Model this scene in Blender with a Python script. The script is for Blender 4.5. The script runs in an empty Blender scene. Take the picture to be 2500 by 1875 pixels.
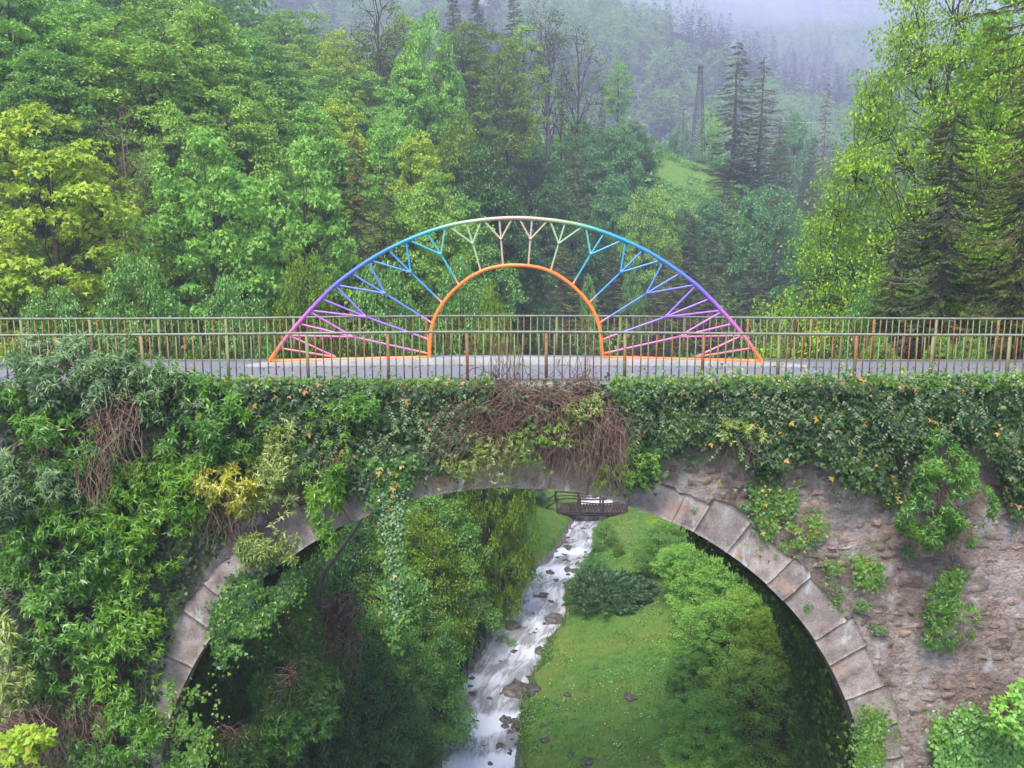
import bpy, math, random
import numpy as np
from mathutils import noise as mnoise, Vector

# ------------------------------------------------------------------ camera
F = 2000.0; TH = math.radians(9.35); CZ = 2.611
scn = bpy.context.scene
C = scn.collection
cam_d = bpy.data.cameras.new('camera'); cam = bpy.data.objects.new('camera', cam_d); C.objects.link(cam)
cam_d.sensor_width = 36.0; cam_d.lens = 36.0 * F / 2500.0
cam_d.clip_start = 0.5; cam_d.clip_end = 3000.0
cam.location = (0, 0, CZ); cam.rotation_euler = (math.pi / 2 - TH, 0, 0)
scn.camera = cam
# ------------------------------------------------------------------ light
SUN_EL, SUN_AZ = math.radians(58), math.radians(200)      # azimuth measured clockwise from +Y
w = bpy.data.worlds.new('World'); scn.world = w; w.use_nodes = True
wn = w.node_tree; bgn = wn.nodes['Background']
sky = wn.nodes.new('ShaderNodeTexSky'); sky.sky_type = 'NISHITA'; sky.sun_disc = False
sky.sun_elevation = SUN_EL; sky.sun_rotation = SUN_AZ; sky.air_density = 1.0; sky.dust_density = 1.2; sky.ozone_density = 2.5
wn.links.new(sky.outputs[0], bgn.inputs[0]); bgn.inputs[1].default_value = 0.10
sd = bpy.data.lights.new('sun', 'SUN'); so = bpy.data.objects.new('sun', sd); C.objects.link(so)
sd.energy = 1.5; sd.angle = math.radians(25); sd.color = (1.0, 0.96, 0.9)
so.rotation_euler = (math.pi / 2 - SUN_EL, 0, -SUN_AZ + math.pi)
scn.view_settings.view_transform = 'Standard'; scn.view_settings.look = 'None'
scn.view_settings.exposure = 2.08; scn.view_settings.gamma = 1.0
cy = scn.cycles
cy.max_bounces = 6; cy.diffuse_bounces = 2; cy.glossy_bounces = 2; cy.transmission_bounces = 3
cy.volume_bounces = 3; cy.transparent_max_bounces = 6
cy.use_denoising = True; cy.use_adaptive_sampling = True; cy.adaptive_threshold = 0.02
cy.caustics_reflective = False; cy.caustics_refractive = False

rng = np.random.default_rng(7); random.seed(7)

# ------------------------------------------------------------------ pixel -> place helpers (photo is 2500 x 1875)
def ray(px, py):
    px = np.asarray(px, float); py = np.asarray(py, float)
    u = (px - 1250) / F; v = -(py - 937.5) / F
    return np.stack([u, math.cos(TH) + v * math.sin(TH), -math.sin(TH) + v * math.cos(TH)], -1)
def P(px, py, Y):
    d = ray(px, py); t = np.asarray(Y, float) / d[..., 1]
    r = d * t[..., None]; r[..., 2] += CZ
    return r
def on_z(px, py, zf):
    """point where the view ray meets the surface z = zf(y)"""
    d = ray(px, py); y = 40.0
    for _ in range(40):
        z = zf(y); t = (z - CZ) / d[2]; y = 0.5 * y + 0.5 * t * d[1]
    t = y / d[1]
    return d[0] * t, y, CZ + d[2] * t
def nrm(a):
    return a / np.maximum(np.linalg.norm(a, axis=-1, keepdims=True), 1e-9)

# ------------------------------------------------------------------ object helpers
def tag(o, label=None, cat=None, group=None, kind=None):
    if label: o['label'] = label
    if cat: o['category'] = cat
    if group: o['group'] = group
    if kind: o['kind'] = kind
    return o
def empty(name, loc, label, cat, group=None, rz=0):
    o = bpy.data.objects.new(name, None); o.empty_display_size = 0.3; C.objects.link(o)
    o.location = loc; o.rotation_euler = (0, 0, rz)
    return tag(o, label, cat, group)
def link(name, me, mat=None, parent=None):
    if mat is not None and len(me.materials) == 0: me.materials.append(mat)
    o = bpy.data.objects.new(name, me); C.objects.link(o)
    if parent is not None:
        o.parent = parent
        o.matrix_parent_inverse.identity()
    return o
def mesh_q(name, V, Q, mat=None, smooth=False, col=None, uv=None, mi=None):
    """all-quad (or all-tri) mesh from arrays"""
    V = np.ascontiguousarray(V, dtype=np.float32).reshape(-1, 3); Q = np.ascontiguousarray(Q, dtype=np.int32)
    k = Q.shape[1]
    me = bpy.data.meshes.new(name)
    me.vertices.add(len(V)); me.vertices.foreach_set('co', V.ravel())
    me.loops.add(Q.size); me.loops.foreach_set('vertex_index', Q.ravel())
    me.polygons.add(len(Q))
    me.polygons.foreach_set('loop_start', np.arange(0, Q.size, k, dtype=np.int32))
    if smooth: me.polygons.foreach_set('use_smooth', np.ones(len(Q), dtype=bool))
    if mi is not None: me.polygons.foreach_set('material_index', np.asarray(mi, dtype=np.int32))
    if uv is not None:
        l = me.uv_layers.new(name='UVMap'); l.data.foreach_set('uv', np.asarray(uv, dtype=np.float32)[Q.ravel()].ravel())
    me.update(calc_edges=True)
    if col is not None:
        a = me.color_attributes.new('paint', 'FLOAT_COLOR', 'POINT')
        a.data.foreach_set('color', np.ascontiguousarray(col, dtype=np.float32).ravel())
    if mat is not None:
        for m in (mat if isinstance(mat, (list, tuple)) else [mat]): me.materials.append(m)
    return me
def grid_q(nu, nv, off=0, wrap=False):
    """quads of a (nu x nv) vertex grid, index = i*nv + j"""
    i = np.arange(nu - 1)[:, None]; j = np.arange(nv if wrap else nv - 1)[None, :]
    j2 = (j + 1) % nv
    a = i * nv + j; b = i * nv + j2; c = (i + 1) * nv + j2; d = (i + 1) * nv + j
    return np.stack(np.broadcast_arrays(a, b, c, d), -1).reshape(-1, 4) + off
class MB:
    def __init__(s): s.V = []; s.Q = []; s.n = 0; s.c = []
    def add(s, V, Q, col=None):
        V = np.asarray(V, float).reshape(-1, 3)
        s.V.append(V); s.Q.append(np.asarray(Q) + s.n); s.n += len(V)
        if col is not None: s.c.append(np.broadcast_to(np.asarray(col, float), (len(V), 4)))
    def box(s, c, h, R=None):
        """box: centre, half sizes, optional 3x3 axes rows"""
        k = np.array([[x, y, z] for x in (-1, 1) for y in (-1, 1) for z in (-1, 1)], float) * np.asarray(h, float)
        if R is not None: k = k @ np.asarray(R, float)
        s.add(k + np.asarray(c, float), [[0, 1, 3, 2], [4, 6, 7, 5], [0, 4, 5, 1], [2, 3, 7, 6], [0, 2, 6, 4], [1, 5, 7, 3]])
    def tube(s, pts, rad, n=6, col=None, sq=None, caps=True):
        pts = np.asarray(pts, float); m = len(pts); rad = np.broadcast_to(np.asarray(rad, float), (m,))
        T = np.gradient(pts, axis=0); T = nrm(T)
        ref = np.array([0, 1.0, 0]) if abs(T[:, 1]).mean() < .85 else np.array([1.0, 0, 0])
        A = nrm(np.cross(T, ref)); B = np.cross(T, A)
        an = np.arange(n) / n * 2 * math.pi + (math.pi / n if n == 4 else 0)
        sx, sy = (1, 1) if sq is None else sq
        ring = pts[:, None, :] + rad[:, None, None] * (sx * np.cos(an)[None, :, None] * A[:, None, :] + sy * np.sin(an)[None, :, None] * B[:, None, :])
        cc = None
        if col is not None: cc = np.repeat(np.asarray(col, float), n, axis=0) if np.ndim(col) == 2 else col
        s.add(ring.reshape(-1, 3), grid_q(m, n, wrap=True), cc)
        if caps and n == 4:
            b = s.n - m * n; s.Q.append(np.array([[b, b + 1, b + 2, b + 3], [b + m * n - 1, b + m * n - 2, b + m * n - 3, b + m * n - 4]]))
    def mesh(s, name, mat=None, smooth=False):
        return mesh_q(name, np.concatenate(s.V), np.concatenate(s.Q), mat, smooth, np.concatenate(s.c) if s.c else None)
    def build(s, name, mat, parent=None, smooth=False):
        return link(name, s.mesh(name, mat, smooth), None, parent)
def vnoise(x, y, s=1.0, seed=0.0):
    """cheap smooth value noise, vectorised"""
    x = np.asarray(x, float) / s + seed * 17.3; y = np.asarray(y, float) / s + seed * 31.7
    xi = np.floor(x).astype(np.int64); yi = np.floor(y).astype(np.int64); fx = x - xi; fy = y - yi
    fx = fx * fx * (3 - 2 * fx); fy = fy * fy * (3 - 2 * fy)
    def h(a, b):
        n = (a * 374761393 + b * 668265263) & 0x7fffffff
        n = ((n ^ (n >> 13)) * 1274126177) & 0x7fffffff
        return ((n ^ (n >> 16)) & 0xffff) / 65535.0
    return (h(xi, yi) * (1 - fx) + h(xi + 1, yi) * fx) * (1 - fy) + (h(xi, yi + 1) * (1 - fx) + h(xi + 1, yi + 1) * fx) * fy
def fnoise(x, y, s=1.0, seed=0.0, o=4):
    r = 0; a = .5
    for k in range(o): r = r + a * (vnoise(x, y, s / 2 ** k, seed + k) - .5); a *= .55
    return r

# ------------------------------------------------------------------ materials
def newmat(name):
    m = bpy.data.materials.new(name); m.use_nodes = True; nt = m.node_tree; nt.nodes.clear()
    out = nt.nodes.new('ShaderNodeOutputMaterial')
    return m, nt, out
def N(nt, t, **kw):
    n = nt.nodes.new(t)
    for k, v in kw.items():
        if k.startswith('i_'):
            key = k[2:]; key = int(key) if key.isdigit() else key.replace('_', ' ')
            n.inputs[key].default_value = v
        else: setattr(n, k, v)
    return n
def ramp(nt, src, stops, interp='LINEAR'):
    r = nt.nodes.new('ShaderNodeValToRGB'); e = r.color_ramp; e.interpolation = interp
    while len(e.elements) < len(stops): e.elements.new(0.5)
    for el, (p, c) in zip(e.elements, stops):
        el.position = p; el.color = (c[0], c[1], c[2], 1) if np.ndim(c) else (c, c, c, 1)
    nt.links.new(src, r.inputs[0]); return r
def mixc(nt, fac, a, b, mode='MIX'):
    m = nt.nodes.new('ShaderNodeMix'); m.data_type = 'RGBA'; m.blend_type = mode
    for s, v in ((0, fac), (6, a), (7, b)):
        if hasattr(v, 'is_linked'): nt.links.new(v, m.inputs[s])
        elif s == 0: m.inputs[0].default_value = v
        else: m.inputs[s].default_value = (v[0], v[1], v[2], 1)
    return m.outputs[2]
def leafmat(name, ca, cb, cc=None, trans=.4, gloss=.06, rough=.45, cs=1.1, pc=.0):
    """ca..cb vary leaf to leaf and bough to bough; cc is a rarer tint (share pc of leaves)"""
    m, nt, out = newmat(name)
    geo = N(nt, 'ShaderNodeNewGeometry'); tc = N(nt, 'ShaderNodeTexCoord')
    nz = N(nt, 'ShaderNodeTexNoise', i_Scale=1 / cs, i_Detail=1.0); nt.links.new(tc.outputs['Object'], nz.inputs['Vector'])
    add = N(nt, 'ShaderNodeMath', operation='MULTIPLY_ADD'); nt.links.new(nz.outputs[0], add.inputs[0]); add.inputs[1].default_value = 1.7; add.inputs[2].default_value = -.6
    ad2 = N(nt, 'ShaderNodeMath', operation='MULTIPLY_ADD', use_clamp=True); nt.links.new(geo.outputs['Random Per Island'], ad2.inputs[0]); ad2.inputs[1].default_value = .55
    nt.links.new(add.outputs[0], ad2.inputs[2])
    col = mixc(nt, ad2.outputs[0], ca, cb)
    if cc is not None:
        r2 = N(nt, 'ShaderNodeMath', operation='FRACT'); mu = N(nt, 'ShaderNodeMath', operation='MULTIPLY'); nt.links.new(geo.outputs['Random Per Island'], mu.inputs[0]); mu.inputs[1].default_value = 37.7
        nt.links.new(mu.outputs[0], r2.inputs[0])
        lt = N(nt, 'ShaderNodeMath', operation='LESS_THAN'); nt.links.new(r2.outputs[0], lt.inputs[0]); lt.inputs[1].default_value = pc
        col = mixc(nt, lt.outputs[0], col, cc)
    d = N(nt, 'ShaderNodeBsdfDiffuse'); t = N(nt, 'ShaderNodeBsdfTranslucent'); g = N(nt, 'ShaderNodeBsdfGlossy', i_Roughness=rough)
    nt.links.new(col, d.inputs[0])
    tcol = mixc(nt, .25, col, (.35, .5, .03)); nt.links.new(tcol, t.inputs[0])
    m1 = N(nt, 'ShaderNodeMixShader', i_0=trans); nt.links.new(d.outputs[0], m1.inputs[1]); nt.links.new(t.outputs[0], m1.inputs[2])
    m2 = N(nt, 'ShaderNodeMixShader', i_0=gloss); nt.links.new(m1.outputs[0], m2.inputs[1]); nt.links.new(g.outputs[0], m2.inputs[2])
    nt.links.new(m2.outputs[0], out.inputs[0]); return m
def surf(name, stops, scale=2.0, detail=6.0, rough=.85, bump=.3, bscale=None, bdist=.02, spec=.3, extra=None, coords='Object', rnd=0.0, stretch=None, nrough=.6):
    m, nt, out = newmat(name)
    tc = N(nt, 'ShaderNodeTexCoord'); vec = tc.outputs[coords]
    if stretch:
        mp = N(nt, 'ShaderNodeMapping'); mp.inputs['Scale'].default_value = stretch; nt.links.new(vec, mp.inputs[0]); vec = mp.outputs[0]
    nz = N(nt, 'ShaderNodeTexNoise', i_Scale=scale, i_Detail=detail, i_Roughness=nrough); nt.links.new(vec, nz.inputs['Vector'])
    r = ramp(nt, nz.outputs[0], stops); col = r.outputs[0]
    if rnd:
        oi = N(nt, 'ShaderNodeObjectInfo'); rr = ramp(nt, oi.outputs['Random'], [(0, (1 - rnd, 1 - rnd, 1 - rnd)), (.5, (1, .97, .93)), (1, (1 + rnd * .6, 1 + rnd * .45, 1 + rnd * .3))])
        col = mixc(nt, 1.0, col, rr.outputs[0], 'MULTIPLY')
    if extra: col = extra(nt, col, vec)
    b = N(nt, 'ShaderNodeBsdfPrincipled', i_Roughness=rough); b.inputs['Specular IOR Level'].default_value = spec
    nt.links.new(col, b.inputs['Base Color'])
    if bump:
        n2 = N(nt, 'ShaderNodeTexNoise', i_Scale=bscale or scale * 4, i_Detail=5.0, i_Roughness=.65); nt.links.new(vec, n2.inputs['Vector'])
        bp = N(nt, 'ShaderNodeBump', i_Strength=bump, i_Distance=bdist); nt.links.new(n2.outputs[0], bp.inputs['Height']); nt.links.new(bp.outputs[0], b.inputs['Normal'])
    nt.links.new(b.outputs[0], out.inputs[0]); return m

def pits(nt, col, vec):      # dark pores and pale lime streaks of weathered conglomerate
    v = N(nt, 'ShaderNodeTexVoronoi', i_Scale=26.0); nt.links.new(vec, v.inputs['Vector'])
    r = ramp(nt, v.outputs['Distance'], [(.1, (.25, .22, .2)), (.3, (1, 1, 1))])
    sp = N(nt, 'ShaderNodeTexNoise', i_Scale=55.0, i_Detail=3.0, i_Roughness=.7); nt.links.new(vec, sp.inputs['Vector']); sr_ = ramp(nt, sp.outputs[0], [(.35, (.5, .47, .45)), (.5, (1, 1, 1)), (.68, (1.3, 1.28, 1.25))]); col = mixc(nt, .8, col, sr_.outputs[0], 'MULTIPLY')
    c = mixc(nt, .6, col, r.outputs[0], 'MULTIPLY')
    n = N(nt, 'ShaderNodeTexNoise', i_Scale=1.3, i_Detail=5.0, i_Roughness=.7); mp = N(nt, 'ShaderNodeMapping'); mp.inputs['Scale'].default_value = (1.6, 1, .6); mp.inputs['Location'].default_value = (7, 3, 1)
    nt.links.new(vec, mp.inputs[0]); nt.links.new(mp.outputs[0], n.inputs['Vector'])
    rr = ramp(nt, n.outputs[0], [(.56, (0, 0, 0)), (.68, (.8, .8, .8))])
    c = mixc(nt, rr.outputs[0], c, (.55, .52, .5))
    n3 = N(nt, 'ShaderNodeTexNoise', i_Scale=1.9, i_Detail=4.0); nt.links.new(vec, n3.inputs['Vector'])
    r3 = ramp(nt, n3.outputs[0], [(.58, (0, 0, 0)), (.72, (.55, .55, .55))])
    return mixc(nt, r3.outputs[0], c, (.42, .2, .12))
def dirt(nt, col, vec):
    n = N(nt, 'ShaderNodeTexNoise', i_Scale=.8, i_Detail=6.0, i_Roughness=.7); mp = N(nt, 'ShaderNodeMapping'); mp.inputs['Location'].default_value = (3, 9, 4)
    nt.links.new(vec, mp.inputs[0]); nt.links.new(mp.outputs[0], n.inputs['Vector'])
    r = ramp(nt, n.outputs[0], [(.3, (.09, .075, .065)), (.5, (.5, .42, .36)), (.62, (.8, .8, .8))])
    c = mixc(nt, .75, col, r.outputs[0], 'MULTIPLY')
    n2 = N(nt, 'ShaderNodeTexNoise', i_Scale=1.7, i_Detail=5.0); nt.links.new(vec, n2.inputs['Vector'])
    r2 = ramp(nt, n2.outputs[0], [(.57, (0, 0, 0)), (.7, (.7, .7, .7))])
    return mixc(nt, r2.outputs[0], c, (.5, .47, .46))
def cracks(nt, col, vec):
    mpn = N(nt, 'ShaderNodeTexNoise', i_Scale=3.0, i_Detail=4.0); nt.links.new(vec, mpn.inputs['Vector'])
    vm = N(nt, 'ShaderNodeVectorMath', operation='MULTIPLY_ADD'); nt.links.new(mpn.outputs['Color'], vm.inputs[0]); vm.inputs[1].default_value = (.35, .35, .35); nt.links.new(vec, vm.inputs[2])
    mp = N(nt, 'ShaderNodeMapping'); mp.inputs['Scale'].default_value = (1, 1, 1.9); nt.links.new(vm.outputs[0], mp.inputs[0])
    c = col
    for sc, w0, dk in ((3.6, .03, .35),):
        v = N(nt, 'ShaderNodeTexVoronoi', feature='DISTANCE_TO_EDGE', i_Scale=sc); nt.links.new(mp.outputs[0], v.inputs['Vector'])
        r = ramp(nt, v.outputs['Distance'], [(0, (dk, dk * .9, dk * .85)), (w0, (1, 1, 1))]); c = mixc(nt, .8, c, r.outputs[0], 'MULTIPLY')
    v = N(nt, 'ShaderNodeTexVoronoi', i_Scale=5.0); nt.links.new(mp.outputs[0], v.inputs['Vector'])
    r = ramp(nt, v.outputs['Color'], [(.2, (.7, .66, .66)), (.55, (1, .97, .95)), (.85, (1.25, 1.15, 1.05))]); c = mixc(nt, .8, c, r.outputs[0], 'MULTIPLY')
    return dirt(nt, c, vec)
M = {}
M['mortar'] = surf('mortar', [(.25, (.22, .18, .165)), (.5, (.38, .31, .285)), (.75, (.50, .44, .42))], 1.6, 8, .92, 1.0, 14, .05, extra=cracks)
M['stone'] = surf('stone', [(.2, (.18, .15, .14)), (.42, (.32, .26, .235)), (.55, (.40, .30, .25)), (.6, (.40, .36, .355)), (.8, (.52, .49, .49))], 2.2, 7, .9, .1e1, 12, .045, extra=cracks, rnd=.2, coords='Generated' if False else 'Object')
M['vous'] = surf('voussoir_stone', [(.3, (.13, .105, .098)), (.45, (.25, .20, .185)), (.6, (.34, .285, .27)), (.75, (.44, .39, .37))], 2.5, 8, .92, .6, 40, .012, extra=pits, rnd=.22)
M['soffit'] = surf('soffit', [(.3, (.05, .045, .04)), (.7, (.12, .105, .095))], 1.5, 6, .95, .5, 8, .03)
def debris(nt, col, vec):
    sp = N(nt, 'ShaderNodeSeparateXYZ'); nt.links.new(vec, sp.inputs[0])
    nz = N(nt, 'ShaderNodeTexNoise', i_Scale=2.5, i_Detail=4.0); nt.links.new(vec, nz.inputs['Vector'])
    a = N(nt, 'ShaderNodeMath', operation='MULTIPLY_ADD'); nt.links.new(nz.outputs[0], a.inputs[0]); a.inputs[1].default_value = -.5; nt.links.new(sp.outputs[1], a.inputs[2])
    r = ramp(nt, a.outputs[0], [(0, (0, 0, 0)), (1, (1, 1, 1))])
    mr = N(nt, 'ShaderNodeMapRange'); nt.links.new(a.outputs[0], mr.inputs[0]); mr.inputs[1].default_value = 15.75; mr.inputs[2].default_value = 15.95; mr.inputs[3].default_value = 1; mr.inputs[4].default_value = 0
    n2 = N(nt, 'ShaderNodeTexNoise', i_Scale=30, i_Detail=3.0); nt.links.new(vec, n2.inputs['Vector'])
    dr = ramp(nt, n2.outputs[0], [(.35, (.03, .024, .02)), (.65, (.12, .10, .085))])
    mm = N(nt, 'ShaderNodeMath', operation='MULTIPLY', i_1=.9); nt.links.new(mr.outputs[0], mm.inputs[0])
    return mixc(nt, mm.outputs[0], col, dr.outputs[0])
M['asphalt'] = surf('asphalt', [(.3, (.115, .112, .12)), (.5, (.175, .172, .185)), (.7, (.24, .237, .25))], 30, 4, .55, .5, 90, .006, spec=.5, extra=debris)
M['concrete'] = surf('concrete', [(.3, (.2, .19, .185)), (.6, (.3, .29, .28))], 2.5, 7, .8, .3, 40, .004)
def rustf(nt, col, vec):
    oi = N(nt, 'ShaderNodeObjectInfo'); 
    n = N(nt, 'ShaderNodeTexNoise', i_Scale=4.0, i_Detail=6.0, i_Roughness=.75); nt.links.new(vec, n.inputs['Vector'])
    n.noise_dimensions = '4D'; mu = N(nt, 'ShaderNodeMath', operation='MULTIPLY', i_1=50.0); nt.links.new(oi.outputs['Random'], mu.inputs[0]); nt.links.new(mu.outputs[0], n.inputs['W'])
    a = N(nt, 'ShaderNodeMath', operation='MULTIPLY_ADD', i_1=.3, i_2=-.15); nt.links.new(oi.outputs['Random'], a.inputs[0])
    s = N(nt, 'ShaderNodeMath', operation='ADD'); nt.links.new(n.outputs[0], s.inputs[0]); nt.links.new(a.outputs[0], s.inputs[1])
    r = ramp(nt, s.outputs[0], [(.48, (0, 0, 0)), (.6, (1, 1, 1))])
    n2 = N(nt, 'ShaderNodeTexNoise', i_Scale=40, i_Detail=3.0); nt.links.new(vec, n2.inputs['Vector'])
    rc = ramp(nt, n2.outputs[0], [(.3, (.15, .055, .022)), (.7, (.32, .13, .05))])
    return mixc(nt, r.outputs[0], col, rc.outputs[0])
M['rail'] = surf('railing_paint', [(.3, (.16, .145, .055)), (.7, (.26, .24, .11))], 8, 4, .6, .3, 60, .002, extra=rustf)
M['handrail'] = surf('handrail_paint', [(.35, (.16, .17, .11)), (.55, (.23, .25, .18)), (.68, (.2, .10, .05))], 3, 6, .45, .2, 60, .002)
M['bark'] = surf('bark', [(.3, (.03, .025, .02)), (.7, (.09, .075, .06))], 3, 5, .9, .6, 14, .03)
M['barkgrey'] = surf('grey_bark', [(.3, (.09, .075, .065)), (.7, (.2, .17, .15))], 3, 5, .9, .6, 14, .03)
M['twig'] = surf('twig_bark', [(.3, (.11, .062, .045)), (.7, (.29, .185, .135))], 5, 3, .85, 0)
M['wood'] = surf('old_wood', [(.3, (.035, .024, .022)), (.7, (.10, .07, .062))], 6, 5, .85, .5, 25, .01, rnd=.3)
M['rock'] = surf('rock', [(.25, (.035, .03, .022)), (.5, (.11, .09, .07)), (.75, (.26, .23, .2))], 2.2, 7, .5, .8, 9, .05, rnd=.25)
M['steel'] = surf('galvanised_steel', [(.3, (.07, .07, .08)), (.7, (.12, .12, .13))], 4, 3, .6, 0)
def patch(nt, col, vec):
    n = N(nt, 'ShaderNodeTexNoise', i_Scale=.35, i_Detail=5.0, i_Roughness=.65); nt.links.new(vec, n.inputs['Vector'])
    r = ramp(nt, n.outputs[0], [(.42, (0, 0, 0)), (.68, (.85, .85, .85))])
    return mixc(nt, r.outputs[0], col, (.15, .19, .035))
M['lawn'] = surf('lawn', [(.25, (.04, .105, .015)), (.5, (.08, .18, .024)), (.78, (.14, .24, .05))], 2.4, 7, .9, .5, 40, .04, extra=patch)
M['soil'] = surf('woodland_ground', [(.3, (.018, .03, .009)), (.5, (.035, .06, .014)), (.75, (.07, .075, .03))], .9, 7, .95, .6, 6, .15)
M['farwood'] = surf('far_forest_floor', [(.3, (.015, .032, .014)), (.7, (.035, .065, .025))], .05, 6, 1, 0)
# leaves ------------------------------------------------------------
L = {}
L['lime'] = leafmat('leaf_lime', (.25, .40, .03), (.48, .60, .06), (.5, .42, .04), 0.34, .015, pc=.05)
L['fresh'] = leafmat('leaf_fresh_green', (.13, .34, .05), (.33, .58, .10), (.40, .60, .10), 0.34, .015, pc=.06)
L['mid'] = leafmat('leaf_mid_green', (.08, .23, .03), (.23, .46, .06), None, .4, .06)
L['ash'] = leafmat('leaf_ash', (.15, .32, .05), (.36, .56, .09), (.44, .52, .09), 0.34, .015, pc=.07)
L['olive'] = leafmat('leaf_olive', (.09, .19, .016), (.21, .33, .03), (.32, .34, .04), 0.32, .015, pc=.08)
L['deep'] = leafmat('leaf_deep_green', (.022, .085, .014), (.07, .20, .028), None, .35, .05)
L['blue'] = leafmat('leaf_bluish_green', (.05, .18, .045), (.15, .37, .085), None, .38, .05)
L['beech'] = leafmat('leaf_beech', (.16, .34, .02), (.38, .56, .04), (.48, .58, .06), 0.38, .015, cs=1.6, pc=.06)
L['spruce'] = leafmat('spruce_needles', (.06, .095, .028), (.155, .19, .055), (.18, .17, .05), .15, .03, pc=.1)
L['sprucey'] = leafmat('spruce_needles_yellowish', (.10, .125, .02), (.26, .27, .04), (.26, .19, .04), .2, .03, pc=.12)
L['dead'] = leafmat('dead_needles', (.10, .05, .04), (.19, .10, .075), None, .15, .02)
L['bud'] = leafmat('budding_leaves', (.11, .09, .03), (.22, .22, .05), (.16, .07, .04), .3, .04, pc=.3)
L['ivy'] = leafmat('ivy_leaves', (.010, .030, .004), (.042, .092, .010), (.085, .15, .018), .18, .035, .4, .6, pc=.12)
L['ivylight'] = leafmat('young_ivy_leaves', (.04, .12, .012), (.14, .28, .02), (.28, .3, .03), .3, .04, .45, .5, pc=.08)
L['ivymix'] = leafmat('mixed_ivy_leaves', (.015, .06, .01), (.09, .22, .022), (.17, .30, .03), .25, .03, .35, .5, pc=.15)
L['ivyyellow'] = leafmat('fading_ivy_leaves', (.55, .36, .02), (.5, .17, .02), None, .3, .08)
L['bud1'] = leafmat('butterfly_bush_leaves', (.02, .10, .008), (.15, .35, .03), (.22, .42, .03), .35, .04, .4, .7, pc=.1)
L['bud3'] = leafmat('yellowish_bush_leaves', (.05, .17, .010), (.22, .43, .03), (.3, .48, .05), .35, .03, .4, .6, pc=.1)
L['bud2'] = leafmat('grey_green_bush_leaves', (.05, .13, .03), (.17, .29, .085), (.22, .34, .12), .3, .06, .5, .7, pc=.1)
L['yellow'] = leafmat('yellow_bush_leaves', (.36, .36, .02), (.62, .55, .03), (.2, .33, .03), .35, .06, .4, .5, pc=.12)
L['yelgreen'] = leafmat('yellow_green_bush_leaves', (.17, .26, .035), (.42, .46, .08), (.1, .22, .03), .35, .06, .4, .5, pc=.2)
L['juniper'] = leafmat('juniper_needles', (.03, .095, .04), (.11, .22, .09), (.17, .28, .08), .15, .04, .5, .6, pc=.1)
L['grass'] = leafmat('grass_blades', (.045, .125, .012), (.13, .25, .03), (.22, .27, .05), 0.32, .015, .5, 1.2, pc=.1)
L['under'] = leafmat('undergrowth_leaves', (.035, .14, .012), (.13, .32, .025), None, .35, .05, cs=3.5)
L['farleaf'] = leafmat('far_broadleaf', (.09, .24, .05), (.30, .48, .12), (.3, .22, .14), .3, 0, cs=5, pc=.03)
L['farspruce'] = leafmat('far_conifer', (.012, .032, .014), (.03, .06, .022), None, .1, 0, cs=10)

# ------------------------------------------------------------------ leaf meshes
def tmpl(kind):
    if kind == 'leaf': return np.array([[0, 0, 0], [.32, .42, .1], [0, 1, -.06], [-.32, .42, .1]]), np.array([[0, 1, 2, 3]])
    if kind == 'lance': return np.array([[0, 0, 0], [.115, .4, .05], [0, 1, -.16], [-.115, .4, .05]]), np.array([[0, 1, 2, 3]])
    if kind == 'needle': return np.array([[0, 0, 0], [.11, .45, .0], [0, 1, -.1], [-.11, .45, .0]]), np.array([[0, 1, 2, 3]])
    if kind == 'blade': return np.array([[-.06, 0, 0], [.06, 0, 0], [.02, 1, .1], [-.02, 1, .1]]), np.array([[0, 1, 2, 3]])
    if kind == 'lobed':
        V = [[0, 0, 0]]; Q = []
        for a, l in ((-1.05, .72), (0, 1.0), (1.05, .72)):
            ca, sa = math.cos(a), math.sin(a); b = len(V)
            for (x, y, z) in ((.25, .42, .05), (0, 1, -.1), (-.25, .42, .05)):
                x, y = x * l, y * l
                V.append([x * ca + y * sa, -x * sa + y * ca, z])
            Q.append([0, b, b + 1, b + 2])
        return np.array(V), np.array(Q)
    if kind == 'heart': return np.array([[0, 0, 0], [.42, .22, .07], [.3, .62, .05], [0, 1, -.1], [-.3, .62, .05], [-.42, .22, .07]]), np.array([[0, 1, 2, 3], [0, 3, 4, 5]])
def leaves(pos, D, Nn, size, kind='leaf'):
    """returns V, Q arrays; D = direction of the leaf, Nn = its upper normal"""
    T, q = tmpl(kind)
    D = nrm(D); Nn = Nn - (Nn * D).sum(-1, keepdims=True) * D; Nn = nrm(Nn); S = np.cross(D, Nn)
    size = np.broadcast_to(np.asarray(size, float), (len(pos),))[:, None, None]
    V = pos[:, None, :] + size * (T[None, :, 0:1] * S[:, None, :] + T[None, :, 1:2] * D[:, None, :] + T[None, :, 2:3] * Nn[:, None, :])
    Q = q[None] + (np.arange(len(pos)) * len(T))[:, None, None]
    return V.reshape(-1, 3), Q.reshape(-1, q.shape[1])
def rdir(n, r): return nrm(r.normal(size=(n, 3)))
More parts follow.
